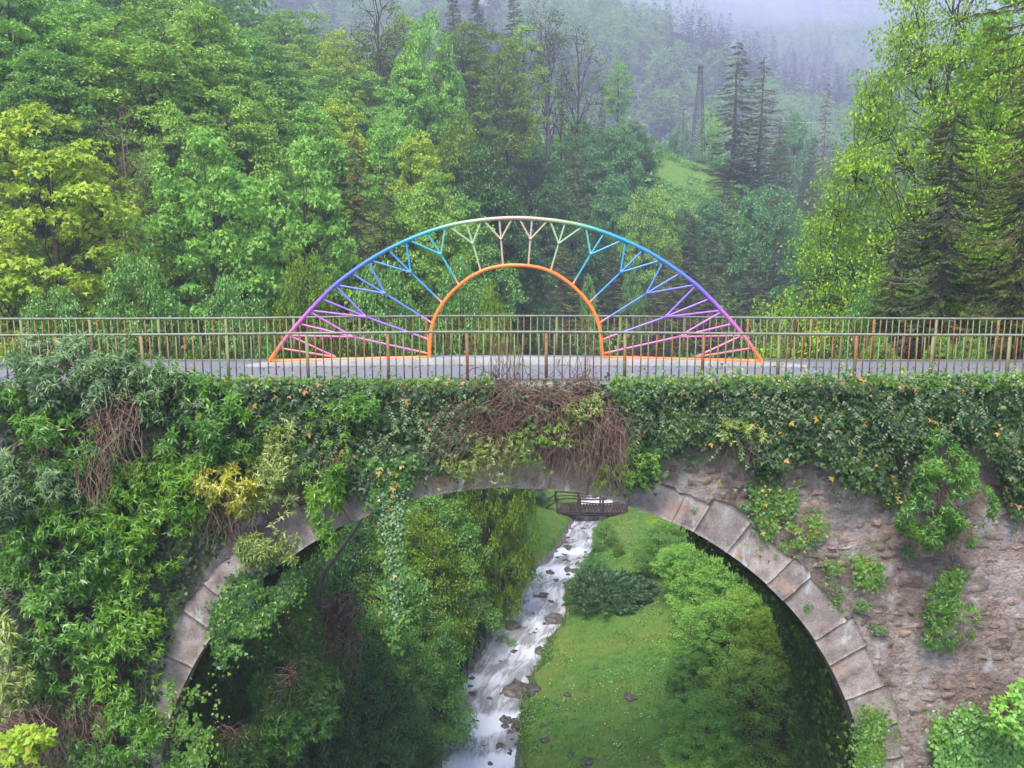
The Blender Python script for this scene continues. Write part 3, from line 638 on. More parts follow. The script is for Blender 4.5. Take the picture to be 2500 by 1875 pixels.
for k in range(3):
    tm, cm = make_tree('far', 60 + k, 11, 3.9, [DOME, ROUND, TALL][k], .08, 70, .95, 22, .5, 'leaf', .75, 0, .12, .6, twigs=False, leafmat_='farleaf'); kind_obj('a%d_broadleaf' % k, cm)
for k in range(2):
    tm, cm = make_spruce('far', 70 + k, 13, 2.3, 6, .7, 6, .85, mat='farspruce'); kind_obj('b%d_conifer' % k, cm)
def forest(name, n, x0, x1, y0, y1, hf, label, hgt, con_f, seed):
    r = np.random.default_rng(seed)
    y = r.uniform(y0, y1, n * 3); x = r.uniform(x0, x1, n * 3); k = abs(x / y) < .78; x, y = x[k][:n], y[k][:n]; n = len(x)
    z = hf(x, y) - .6; con = vnoise(x, y, 40, seed) * .75 + r.random(n) * .35 < con_f
    idx = np.where(con, 3 + r.integers(0, 2, n), r.integers(0, 3, n)); sc_ = r.uniform(.7, 1.3, n) * hgt
    me = bpy.data.meshes.new(name); me.vertices.add(n); me.vertices.foreach_set('co', np.stack([x, y, z], -1).astype(np.float32).ravel())
    for nm, tp, v in (('idx', 'INT', idx.astype(np.int32)), ('scl', 'FLOAT', sc_.astype(np.float32)), ('rot', 'FLOAT', (r.random(n) * 6.28).astype(np.float32))):
        a = me.attributes.new(nm, tp, 'POINT'); a.data.foreach_set('value', v)
    o = link(name, me); tag(o, label, kind='stuff')
    ng = bpy.data.node_groups.new(name, 'GeometryNodeTree'); ng.interface.new_socket('Geometry', in_out='INPUT', socket_type='NodeSocketGeometry'); ng.interface.new_socket('Geometry', in_out='OUTPUT', socket_type='NodeSocketGeometry')
    gi, go = ng.nodes.new('NodeGroupInput'), ng.nodes.new('NodeGroupOutput'); ci = ng.nodes.new('GeometryNodeCollectionInfo'); ci.inputs[0].default_value = kinds; ci.inputs[1].default_value = True; ci.inputs[2].default_value = True
    ip = ng.nodes.new('GeometryNodeInstanceOnPoints'); ip.inputs['Pick Instance'].default_value = True
    def at(nm, tp): q = ng.nodes.new('GeometryNodeInputNamedAttribute'); q.data_type = tp; q.inputs[0].default_value = nm; return q.outputs[0]
    cb_ = ng.nodes.new('ShaderNodeCombineXYZ'); ng.links.new(at('rot', 'FLOAT'), cb_.inputs[2]); lk = ng.links.new
    lk(gi.outputs[0], ip.inputs['Points']); lk(ci.outputs[0], ip.inputs['Instance']); lk(at('idx', 'INT'), ip.inputs['Instance Index']); lk(cb_.outputs[0], ip.inputs['Rotation']); lk(at('scl', 'FLOAT'), ip.inputs['Scale']); lk(ip.outputs[0], go.inputs[0])
    md = o.modifiers.new('trees', 'NODES'); md.node_group = ng
forest('forest', 3600, -260, 260, 212, 345, hill_h, 'mixed forest on the misty hillside beyond the pylon', .95, .5, 21)
forest('distant_forest', 9000, -480, 480, 392, 600, mount_h, 'distant forest on the mountain in the mist', 1.0, .55, 22)

# ------------------------------------------------------------------ trees in place
def mesh_obj(me, name, parent, mat):
    o = link(name, me, None, parent)
    if mat is not None and me.materials[0] != mat:
        o.material_slots[0].link = 'OBJECT'; o.material_slots[0].material = mat
    return o
def tree(kind, px, top, Y, wpx, mat, label, name='tree', cat='tree', group=None, base=None, rz=None, lean=0.0, sq=None):
    H0, R0, (tm, cm) = protos[kind]
    p = P(px, top, Y); zg = float(Hh(p[0], p[1])) if base is None else base
    sz = (p[2] - zg) / H0; sw = wpx / 2 / F * Y * .94 / R0
    if sq: sz = sq * sw; zg = p[2] - sz * H0
    if sz * H0 < 2 or sz / sw < .35 or sz / sw > 4: print('CHECK', label, 'h', round(sz * H0, 1), 'ratio', round(sz / sw, 2))
    e = empty(name, (p[0], p[1], zg), label, cat, group, random.random() * 6.28 if rz is None else rz)
    e.scale = (sw, sw, sz)
    if lean: e.rotation_euler = (0, lean, 0)
    link('trunk', tm, None, e); mesh_obj(cm, 'crown', e, L[mat] if mat else None)
    return e
BL, CN, SP = 'broadleaf_tree', 'spruce_tree', 'trees on the left slope'
T = [
 # --- left slope, front row
 ('maple', 95, 262, 32, 470, 'lime', 'yellow-green maple filling the left edge above the far railing', 'maple_tree', SP),
 ('maple', 505, 318, 36, 370, 'fresh', 'large fresh green maple right of the yellow-green one', 'maple_tree', SP),
 ('maple', 730, 335, 41, 300, 'fresh', 'green maple between the large fresh maple and the left spruces', 'maple_tree', SP),
 ('budding', 285, 225, 39, 210, 'bud', 'brownish budding tree with reddish twigs between the two front maples', 'budding_tree', SP),
 ('arching2', 330, 610, 30, 330, 'mid', 'leafy shrub under the gap between the two front maples', 'shrub', SP),
 ('arching', 560, 660, 31, 340, 'mid', 'leafy shrub behind the far railing below the fresh green maple', 'shrub', SP),
 ('arching2', 740, 610, 33, 300, 'olive', 'olive green shrub behind the left end of the arch sculpture', 'shrub', SP),
 ('arching', 120, 690, 28, 330, 'mid', 'low shrub at the left edge behind the far railing', 'shrub', SP),
 ('arching2', 930, 640, 36, 330, 'mid', 'dense shrub seen through the left half of the arch sculpture', 'shrub', SP),
 ('arching', 1130, 610, 40, 330, 'mid', 'bushy tree seen through the top of the orange inner arch', 'shrub', SP),
 ('arching2', 1200, 700, 36, 240, 'olive', 'soft green shrub behind the left leg of the orange inner arch', 'shrub', SP),
 # --- left slope, middle
 ('ash', 20, -60, 44, 330, 'fresh', 'tall light green tree at the top left corner', BL, SP),
 ('ash2', 330, 25, 46, 440, 'ash', 'broad ash with dark open branches above the two front maples', 'ash_tree', SP),
 ('ash', 190, 10, 54, 330, 'fresh', 'bright green tree behind the broad ash on its left', BL, SP),
 ('ash', 490, 10, 50, 320, 'ash', 'feathery ash on the right shoulder of the broad ash', 'ash_tree', SP),
 ('ash2', 600, 70, 58, 280, 'mid', 'darker green tree on the skyline right of the feathery ash', BL, SP),
 ('ash', 690, 160, 60, 260, 'mid', 'green tree stepping down the slope under the misty ridge', BL, SP),
 ('ash2', 560, 210, 47, 300, 'ash', 'ash directly above the large fresh green maple', 'ash_tree', SP),
 ('ash', 760, 260, 52, 280, 'fresh', 'fresh green tree above the two brownish spruces', BL, SP),
 ('ash', 110, 120, 42, 300, 'mid', 'leafy tree above the yellow-green maple at the left', BL, SP),
 ('ash2', 420, 250, 42, 260, 'ash', 'light tree between the budding tree and the large fresh maple', BL, SP),
 ('ash', -120, -60, 48, 320, 'mid', 'tree standing partly beyond the left edge of the view', BL, SP),
 ('ash2', 250, -90, 62, 360, 'mid', 'tree crown cut by the top edge above the broad ash', BL, SP),
 ('ash', 420, -70, 64, 330, 'ash', 'tree crown cut by the top edge right of the broad ash', BL, SP),
 ('sprucenear', 865, 318, 42, 230, 'sprucey', 'brownish green spruce left of the arch top on the slope', CN, SP),
 ('spruce', 935, 372, 45, 200, 'spruce', 'darker spruce just right of the brownish one', CN, SP),
 ('ash', 830, 250, 58, 240, 'lime', 'bright green tree behind the brownish spruce', BL, SP),
 ('ash2', 955, 280, 58, 240, 'fresh', 'vivid green drooping tree above the darker spruce', BL, SP),
 ('ash', 1020, 330, 55, 220, 'lime', 'yellow-green tree right of the vivid drooping one', BL, SP),
 ('ash2', 1045, 420, 50, 280, 'ash', 'light green tree above the left shoulder of the arch', BL, SP),
 ('ash', 1130, 480, 53, 260, 'mid', 'green tree behind the top left of the arch', BL, SP),
 ('ash2', 960, 480, 46, 260, 'ash', 'green tree behind the blue part of the left arch', BL, SP),
 ('ash2', 1045, 30, 74, 210, 'fresh', 'tall vivid tree with a bent dark trunk near the top centre', BL, SP),
 ('ash', 1000, 150, 72, 220, 'fresh', 'bright tree on the left flank of the tall vivid tree', BL, SP),
 ('round', 1118, 272, 70, 200, 'olive', 'round olive green tree on the spur above the arch', BL, SP),
 ('ash', 1180, 360, 66, 220, 'deep', 'bushy green tree on the spur below the olive one', BL, SP),
 ('round', 1240, 470, 70, 220, 'deep', 'low rounded tree at the foot of the spur above the arch top', BL, SP),
 # --- thin trees on the ridge
 ('thin', 690, 20, 88, 130, 'ash', 'slim misty tree farthest left on the ridge', 'slender_tree', 'slender trees on the ridge'),
 ('thin2', 755, 5, 84, 140, 'ash', 'slim misty tree second from left on the ridge', 'slender_tree', 'slender trees on the ridge'),
 ('thin', 822, 70, 78, 160, 'lime', 'forked light green tree on the ridge left of the dark bare trunk', 'slender_tree', 'slender trees on the ridge'),
 ('bare', 920, -60, 88, 190, 'bud', 'dark bare-topped tree cut by the top edge on the ridge', 'slender_tree', 'slender trees on the ridge'),
 ('thin2', 885, 60, 90, 150, 'ash', 'pale slim tree just left of the bare-topped one', 'slender_tree', 'slender trees on the ridge'),
 ('thin', 980, 20, 92, 150, 'ash', 'slim tree between the bare-topped tree and the vivid tree', 'slender_tree', 'slender trees on the ridge'),
 ('ash', 700, 110, 80, 200, 'ash', 'leafy pale tree under the slim ridge trees at left', BL, SP),
 ('ash2', 800, 170, 76, 220, 'fresh', 'leafy pale tree under the forked ridge tree', BL, SP),
 ('ash', 900, 180, 78, 200, 'fresh', 'leafy bright tree below the bare-topped tree', BL, SP),
 ('thin', 1130, 50, 96, 170, 'olive', 'thinly leaved yellow-green tree first right of the vivid tree', 'slender_tree', 'thinly leaved trees above the arch'),
 ('thin2', 1185, 40, 98, 170, 'olive', 'thinly leaved tree second right of the vivid tree', 'slender_tree', 'thinly leaved trees above the arch'),
 ('thin', 1235, 90, 92, 160, 'olive', 'thinly leaved tree with two leaning stems above the arch top', 'slender_tree', 'thinly leaved trees above the arch'),
 ('thin2', 1280, 30, 102, 150, 'ash', 'tall thin tree immediately left of the tall pine', 'slender_tree', 'thinly leaved trees above the arch'),
 ('spruce', 1105, -50, 118, 120, 'spruce', 'dark spruce cut by the top edge, left one of the pair', CN, 'dark spruces at the top centre'),
 ('spruce', 1165, -40, 120, 120, 'spruce', 'dark spruce cut by the top edge, middle one of three', CN, 'dark spruces at the top centre'),
 ('spruce', 1255, -60, 122, 120, 'spruce', 'dark spruce cut by the top edge just left of the tall pine', CN, 'dark spruces at the top centre'),
 ('pine', 1335, 8, 104, 130, 'spruce', 'tall pine with a long bare reddish trunk and small dark crown', 'pine_tree', None),
 ('bare', 1345, 60, 106, 150, 'olive', 'nearly bare tree tangled with the tall pine trunk', 'slender_tree', None),
 ('bare', 1420, 55, 104, 170, 'olive', 'tall nearly bare tree right of the pine against the mist', 'slender_tree', None),
 ('bare', 1375, 130, 110, 90, 'olive', 'small nearly bare tree between the pine and the tall bare tree', 'slender_tree', None),
 # --- centre slope
 ('round', 1415, 282, 104, 110, 'blue', 'rounded pale green tree right of the pine foot', BL, 'trees on the centre slope'),
 ('spruce', 1405, 330, 96, 120, 'spruce', 'dark spruce below the rounded pale tree right of the pine', CN, 'spruces on the dark slope'),
 ('round2', 1505, 290, 104, 140, 'blue', 'pale green tree at the left end of the grassy knoll', BL, 'trees on the centre slope'),
 ('round', 1545, 300, 112, 100, 'deep', 'tree on the left shoulder of the grassy knoll', BL, 'trees on the centre slope'),
 ('round', 1500, 430, 94, 130, 'blue', 'small round tree on the slope left of the large round one', BL, 'trees on the centre slope'),
 ('round2', 1585, 445, 90, 150, 'ash', 'large pale round tree below the grassy knoll', BL, 'trees on the centre slope'),
 ('spruce', 1470, 210, 112, 46, 'spruce', 'tiny slim spruce on the skyline left of the pylon', CN, None),
 ('thin', 1510, 140, 135, 80, 'fresh', 'light green tree against the mist between the pines and the pylon', 'slender_tree', None),
 ('round', 1300, 360, 100, 160, 'deep', 'dark leafy tree on the shaded slope beneath the pine', BL, 'trees on the centre slope'),
 ('round2', 1220, 380, 92, 160, 'deep', 'dark leafy tree left of the pine foot', BL, 'trees on the centre slope'),
 ('round', 1350, 440, 92, 170, 'deep', 'dark bush-like tree in the middle of the shaded slope', BL, 'trees on the centre slope'),
 ('round2', 1430, 520, 90, 150, 'deep', 'green bush-like tree right above the arch crown', BL, 'trees on the centre slope'),
 ('spruce', 1375, 560, 84, 130, 'sprucey', 'brownish spruce seen through the arch ribs right of centre', CN, 'spruces on the dark slope'),
 ('spruce', 1345, 640, 78, 120, 'spruce', 'spruce seen inside the orange inner arch on the right', CN, 'spruces on the dark slope'),
 ('spruce', 1690, 520, 88, 150, 'spruce', 'leftmost spruce of the row right of the large pale round tree', CN, 'spruces on the dark slope'),
 ('spruce', 1770, 400, 100, 130, 'spruce', 'spruce standing under the tall open spruce', CN, 'spruces on the dark slope'),
 ('spruce', 1745, 560, 84, 170, 'spruce', 'spruce behind the blue part of the right arch', CN, 'spruces on the dark slope'),
 ('spruce', 1640, 590, 84, 140, 'sprucey', 'spruce behind the cyan ribs of the right arch', CN, 'spruces on the dark slope'),
 ('spruce', 1845, 590, 88, 150, 'spruce', 'spruce beside the bare reddish scree patch', CN, 'spruces on the dark slope'),
 ('spruce', 1905, 540, 92, 140, 'spruce', 'dark spruce right of the scree patch', CN, 'spruces on the dark slope'),
 ('spruce', 1600, 680, 80, 140, 'spruce', 'low spruce inside the right half of the arch', CN, 'spruces on the dark slope'),
 ('spruce', 1500, 600, 86, 120, 'spruce', 'spruce behind the right teal ribs of the arch', CN, 'spruces on the dark slope'),
 ('round2', 1880, 440, 96, 190, 'blue', 'wide pale green tree below the reddish dead spruce', BL, 'trees on the centre slope'),
 ('round', 1735, 480, 98, 110, 'blue', 'green tree between the pylon and the tall open spruce', BL, 'trees on the centre slope'),
 ('round2', 1650, 500, 96, 120, 'deep', 'dark tree behind the large pale round one', BL, 'trees on the centre slope'),
 ('bush', 1437, 668, 84, 46, 'fresh', 'small bright upright shrub seen beyond the inner arch', 'shrub', None),
 ('bush2', 1545, 662, 84, 66, 'mid', 'small round shrub seen behind the right cyan ribs', 'shrub', None),
 ('sprucebare', 1802, 105, 120, 200, 'spruce', 'tall open spruce with drooping tiered branches right of the pylon', CN, None),
 ('sprucedead', 1866, 138, 122, 170, 'dead', 'purplish dead spruce right beside the tall open spruce', CN, None),
 ('sprucedead', 1905, 285, 118, 120, 'dead', 'shorter dead spruce at the foot of the purplish one', CN, None),
 ('sprucedead', 2022, 190, 150, 80, 'dead', 'thin dead spruce nearly hidden in the mist left of the beech', CN, None),
 ('round', 1940, 275, 150, 130, 'blue', 'pale tree in the mist behind the dead spruces', BL, 'misty trees beyond the knoll'),
 ('round2', 1735, 245, 160, 90, 'fresh', 'pale tree in the mist right of the pylon', BL, 'misty trees beyond the knoll'),
 ('round', 1660, 300, 165, 110, 'blue', 'pale tree in the mist behind the pylon', BL, 'misty trees beyond the knoll'),
 ('spruce', 1990, 325, 145, 110, 'spruce', 'dark blue spruce in the mist left of the beech', CN, 'misty trees beyond the knoll'),
 ('spruce', 2050, 360, 140, 110, 'spruce', 'misty spruce half hidden by the beech', CN, 'misty trees beyond the knoll'),
 ('round', 1990, 560, 100, 150, 'blue', 'bluish shrubby tree low in the misty gap', BL, 'trees on the centre slope'),
 # --- right side
 ('round2', 2050, 470, 62, 230, 'blue', 'soft bluish green tree behind the left skirts of the beech', BL, 'trees on the right'),
 ('round', 2010, 640, 56, 200, 'blue', 'bushy tree behind the far railing under the beech tips', BL, 'trees on the right'),
 ('beech', 2330, -150, 33, 860, 'beech', 'huge bright yellow-green beech with layered drooping boughs', 'beech_tree', None),
 ('arching', 2120, 700, 29, 330, 'mid', 'green shrub behind the far railing below the beech', 'shrub', 'trees on the right'),
 ('sprucenear', 2335, 250, 26.5, 520, 'spruce', 'dark grey-green spruce in front of the beech', CN, None),
 ('sprucenear', 2540, 120, 25, 470, 'sprucey', 'yellowish spruce along the right edge', CN, None),
 ('sprucenear', 2190, 560, 27.5, 330, 'spruce', 'smaller dark spruce low between the beech and the grey-green spruce', CN, None),
 ('ash', 2560, -100, 44, 400, 'fresh', 'green tree behind the yellowish spruce at the right edge', BL, 'trees on the right'),
 ('ash2', 2430, 60, 48, 300, 'mid', 'green tree glimpsed behind the beech on its right', BL, 'trees on the right'),
]
for kind, px, top, Y, wpx, mat, lab, nm, grp in T:
    tree(kind, px, top, Y, wpx, mat, lab, nm, nm.split('_')[0] + ' tree' if nm.endswith('_tree') else nm, grp)

# undergrowth over the slopes -------------------------------------------
def under(name, n, x0, x1, y0, y1, cond, mat, label, seed, rr=(.6, 1.6), k=26, sz=.016, kind='leaf'):
    r = np.random.default_rng(seed); y = y0 + (y1 - y0) * r.random(n); x = r.uniform(x0, x1, n); ok = cond(x, y); x, y = x[ok], y[ok]
    z = Hh(x, y); rad = r.uniform(*rr, len(x)) * (1 + y / 140)
    V, Q = dome(np.stack([x, y, z + rad * .25], -1), rad, k, r, .8, 1.0, kind, .7, .3)
    # leaf size follows each clump's distance so near clumps have fine leaves
    nv = V.shape[0] // (len(x) * k); s = np.repeat(sz * (10 + y) / 1.0, k * nv)[:, None] * .35
    Vr = V.reshape(-1, nv, 3); base = Vr[:, :1]; V = (base + (Vr - base) * s.reshape(-1, nv, 1)).reshape(-1, 3)
    tag(link(name, mesh_q(name, V, Q, L[mat])), label, kind='stuff')
under('undergrowth', 2600, -75, -6, 26, 110, lambda x, y: (x < xl(np.minimum(y, 60)) - 6) & (x / y > -.75), 'under', 'leafy undergrowth covering the left slope', 31, k=32)
under('undergrowth', 1900, -12, 60, 66, 128, lambda x, y: (x / y > -.25) & (x / y < .6) & ~((x / y > .165) & (x / y < .26) & (y > 100)), 'under', 'dark green undergrowth on the centre slope beyond the arch', 32, (.5, 1.5), k=34)
under('undergrowth', 900, 14, 60, 24, 75, lambda x, y: x > xr(np.minimum(y, 60)) + 10.5, 'under', 'undergrowth on the right slope beneath the beech', 33, k=34)

# ------------------------------------------------------------------ the bridge
YF, YB = 15.28, 19.25
R_IN, CZA = 7.3, -9.208
bridge = empty('stone_bridge', (0, YF, -9.2), 'overgrown stone arch bridge spanning the stream', 'bridge')
def off(o):      # keep world coordinates under the bridge empty
    o.location = (-0, -YF, 9.2); return o
def arch_z(x, R): 
    x = np.abs(x); return np.where(x < R, CZA + np.sqrt(np.maximum(R * R - x * x, 0)), -17.5)
def deck_z(x): return .07 * np.exp(-(np.asarray(x, float) / 6) ** 2)
RW = R_IN + .06
xa = np.unique(np.r_[np.linspace(-24, -RW, 110), -RW * np.sin(np.linspace(0, math.pi / 2, 70)), RW * np.sin(np.linspace(0, math.pi / 2, 70)), np.linspace(RW, 24, 110)])
def wall_face(Y, sgn, amp, nt_=64):
    t = np.linspace(0, 1, nt_)[None, :]; xx = xa[:, None] + 0 * t
    zb = arch_z(xa, RW)[:, None]; zt = deck_z(xx) - .02; z = zb + (zt - zb) * t
    inside = np.abs(xx) < RW - 1e-6
    d = fnoise(xx, z, 1.1, 11) * .22 + fnoise(xx, z, .28, 12) * .10 + fnoise(xx, z, .1, 14) * .04
    d = d * amp * .45 + .035 * amp
    return np.stack([xx, Y + sgn * d, z], -1).reshape(-1, 3), grid_q(len(xa), nt_)
V, Q = wall_face(YF, 1, 1.0)
off(link('wall', mesh_q('wall', V, Q[:, ::-1], M['mortar'], True), None, bridge))
V, Q = wall_face(YB, 1, .3, 20)
off(link('back_wall', mesh_q('back_wall', V, Q, M['mortar'], True), None, bridge))
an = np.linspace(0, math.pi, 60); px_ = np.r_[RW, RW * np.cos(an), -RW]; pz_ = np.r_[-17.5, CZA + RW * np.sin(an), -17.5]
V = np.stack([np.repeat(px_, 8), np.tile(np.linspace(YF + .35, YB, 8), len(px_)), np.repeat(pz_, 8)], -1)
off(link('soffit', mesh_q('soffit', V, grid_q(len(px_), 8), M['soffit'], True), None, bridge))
xd = np.linspace(-24, 24, 60); yd = [YF - .02, YB]
V = np.array([[x, y, float(deck_z(x))] for x in xd for y in yd])
off(link('deck', mesh_q('deck', V - np.array([0, 0, .03]), grid_q(60, 2)[:, ::-1], M['concrete']), None, bridge))
yd = np.linspace(YF + .16, YB - .05, 12)
V = np.array([[x, y, float(deck_z(x)) + .0] for x in np.linspace(-24, 24, 60) for y in yd])
tag(link('road', mesh_q('road', V, grid_q(60, 12)[:, ::-1], M['asphalt'], True)), 'wet grey road over the bridge deck', kind='structure')
# edge stones of the parapet (concrete cap under the near railing)
mb = MB()
for k in range(-12, 12):
    mb.box((k * 2 + 1, YF + .07, float(deck_z(k * 2 + 1)) - .06), (.985, .11, .10))
off(mb.build('coping', M['concrete'], bridge))
# voussoirs: each a block of its own
def voussoir(a0, a1, ri, ro, seed, yf):
    n = 11; r = np.random.default_rng(seed); g = np.linspace(0, 1, n)
    A = a0 + (a1 - a0) * g[:, None] + 0 * g[None, :]; Rr = ri + (ro - ri) * g[None, :] + 0 * g[:, None]
    ed = np.minimum(np.minimum(g[:, None], 1 - g[:, None]), np.minimum(g[None, :], 1 - g[None, :]))
    dep = .008 * (1 - np.clip(ed / .05, 0, 1)) + r.normal(size=(n, n)) * .0045 + fnoise(A * 7.3, Rr, .5, 2) * .09 + fnoise(A * 7.3, Rr, .14, 4) * .05
    Rr = Rr + (g[None, :] > .99) * (fnoise(A * 7.3, Rr, .16, 6) * .16)
    x = np.cos(A) * Rr; z = CZA + np.sin(A) * Rr
    front = np.stack([x, yf + dep, z], -1).reshape(-1, 3); back = front.copy(); back[:, 1] = yf + .55
    # perimeter walls
    idx = list(range(0, n)) + [i * n + n - 1 for i in range(1, n)] + [(n - 1) * n + j for j in range(n - 2, -1, -1)] + [i * n for i in range(n - 2, 0, -1)]
    V = np.concatenate([front, back[idx]]); m = len(idx); Qs = [[idx[i], idx[(i + 1) % m], n * n + (i + 1) % m, n * n + i] for i in range(m)]
    return V, np.concatenate([grid_q(n, n), np.array(Qs)])
NV = 30; aa = np.linspace(0, math.pi, NV + 1); aa[1:-1] += rng.uniform(-.024, .024, NV - 1)
for k in range(NV):
    mid = (aa[k] + aa[k + 1]) / 2; th = .60 + .2 * abs(math.cos(mid)) + random.uniform(-.08, .12)
    V, Q = voussoir(aa[k] + .0003, aa[k + 1] - .0003, R_IN + random.uniform(-.01, .02), R_IN + th, 100 + k, YF - .10 + random.uniform(-.007, .007))
    off(link('voussoir', mesh_q('voussoir', V, Q, M['vous'], False), None, bridge))
for s in (-1, 1):
    z = CZA - .004
    for k in range(9):
        h = random.uniform(.75, .95); wd = random.uniform(.78, .9); x0 = s * R_IN; x1 = s * (R_IN + wd)
        m2 = MB(); n = 5; g = np.linspace(0, 1, n); xx = x0 + (x1 - x0) * g[:, None] + 0 * g[None]; zz = z - h * g[None] + 0 * g[:, None]
        ed = np.minimum(np.minimum(g[:, None], 1 - g[:, None]), np.minimum(g[None, :], 1 - g[None, :]))
        yy_ = YF - .1 + .045 * (1 - np.clip(ed / .16, 0, 1)) + rng.normal(size=(n, n)) * .01
        m2.add(np.stack([xx, yy_, zz], -1).reshape(-1, 3), grid_q(n, n))
        for (i0, i1) in (((0, 0), (0, n - 1)),):
            pass
        m2.box(((x0 + x1) / 2, YF + .2, z - h / 2), (abs(x1 - x0) / 2 - .004, .27, h / 2 - .006))
        off(m2.build('pier_block', M['vous'], bridge)); z -= h + .012
# wall stones
def in_poly(x, y, poly):
    poly = np.asarray(poly, float); x = np.asarray(x); y = np.asarray(y); c = np.zeros(x.shape, bool); j = len(poly) - 1
    for i in range(len(poly)):
        xi, yi = poly[i]; xj, yj = poly[j]
        c ^= ((yi > y) != (yj > y)) & (x < (xj - xi) * (y - yi) / (yj - yi + 1e-12) + xi); j = i
    return c
def stone_mesh(c4, seed, prot):
    r = np.random.default_rng(seed); n = 6; g = np.linspace(0, 1, n); u, v = np.meshgrid(g, g, indexing='ij')
    c4 = np.array(c4); cc = c4.mean(0); c4 = cc + (c4 - cc) * (1 - .022 / np.maximum(np.abs(c4 - cc), .05).mean(0))
    q = (c4[0] * ((1 - u) * (1 - v))[..., None] + c4[1] * (u * (1 - v))[..., None] + c4[2] * (u * v)[..., None] + c4[3] * ((1 - u) * v)[..., None])
    bu, bv = 2 * u - 1, 2 * v - 1; rim = 1 - .10 * (abs(bu * bv)) ** 1.5
    q = cc + (q - cc) * rim[..., None]
    q[..., 0] += (fnoise(q[..., 0], q[..., 1], .16, 3) * .10); q[..., 1] += fnoise(q[..., 0], q[..., 1], .16, 8) * .09
    m_ = np.maximum(abs(bu), abs(bv)); tilt = r.normal(size=2) * .02
    y = YF + .045 - prot * (1 - m_ ** 5) + fnoise(q[..., 0], q[..., 1], .2, 5) * .09 + fnoise(q[..., 0], q[..., 1], .07, 6) * .05 + tilt[0] * bu + tilt[1] * bv + (m_ > .99) * .035
    return np.stack([q[..., 0], y, q[..., 1]], -1).reshape(-1, 3), grid_q(n, n)
stones = []
def courses(x0, x1, z0, z1, rmin, rmax):
    z = z0; k = 0
    while z > z1:
        h = random.choice([.2, .26, .32, .4, .46]) * random.uniform(.85, 1.1)
        top = lambda x, k=k, z=z: z + float(fnoise(x, 0.5 * k, 1.3, 21)) * .26
        bot = lambda x, k=k, z=z, h=h: z - h + float(fnoise(x, 0.5 * (k + 1), 1.3, 21)) * .26
        x = x0 - random.random() * .4; xb = x + random.uniform(-.05, .05)
        while x < x1:
            w_ = h * random.uniform(.9, 2.4); x2 = x + w_; xb2 = x2 + random.uniform(-.07, .07); cx, cz_ = x + w_ / 2, z - h / 2
            rr = math.hypot(cx, cz_ - CZA) if cz_ > CZA else abs(cx)
            c4 = [(x, top(x)), (x2, top(x2)), (xb2, bot(xb2)), (xb, bot(xb))]
            md = min(math.hypot(a_, max(b_ - CZA, 0)) for a_, b_ in c4)
            if md > R_IN + .66 and rmin < rr < rmax: stones.append((c4, w_ * h))
            x, xb = x2, xb2
        z -= h; k += 1
courses(2.4, 10.4, -1.5, -9.6, 0, 99)
courses(-9.2, -4.0, -3.0, -9.0, 0, R_IN + 2.2)
vis = [s_ for s_ in stones if not (s_[0][0][0] > 0 and (s_[0][0][1] > -1.75 + .0))]
rest = [s_ for s_ in stones if s_ not in vis]
vis.sort(key=lambda s_: -s_[1]); MAXS = 296
for k, s_ in enumerate(vis[:MAXS]):
    V, Q = stone_mesh(s_[0], 300 + k, random.uniform(.004, .035))
    off(link('stone', mesh_q('stone', V, Q, M['stone'], False), None, bridge))
mb = MB()
for k, s_ in enumerate(vis[MAXS:] + rest):
    V, Q = stone_mesh(s_[0], 900 + k, random.uniform(.02, .06)); mb.add(V, Q)
if mb.n:
    o = off(mb.build('rubble_infill', M['stone'], bridge)); o['kind'] = 'stuff'
print('stones', len(vis), len(rest))

# kerb platform on the far side carrying the sculpture
def base_z(x): return .225 - .115 * (np.asarray(x, float) / 5.55) ** 2
pl = MB(); xk = np.linspace(-6.0, 6.6, 50)
K = np.array([[[x, 18.02, -.02], [x, 18.02, float(base_z(x)) - .02], [x, 18.75, float(base_z(x)) - .02], [x, 18.75, -.02]] for x in xk])
K[0, 1:3, 2] = .03; K[-1, 1:3, 2] = .03
K[1, 1:3, 2] = np.minimum(K[1, 1:3, 2], .06)
pl.add(K.reshape(-1, 3), grid_q(50, 4)[:, ::-1])
o = pl.build('pavement', M['concrete']); tag(o, 'raised concrete kerb carrying the arch sculpture', kind='structure')

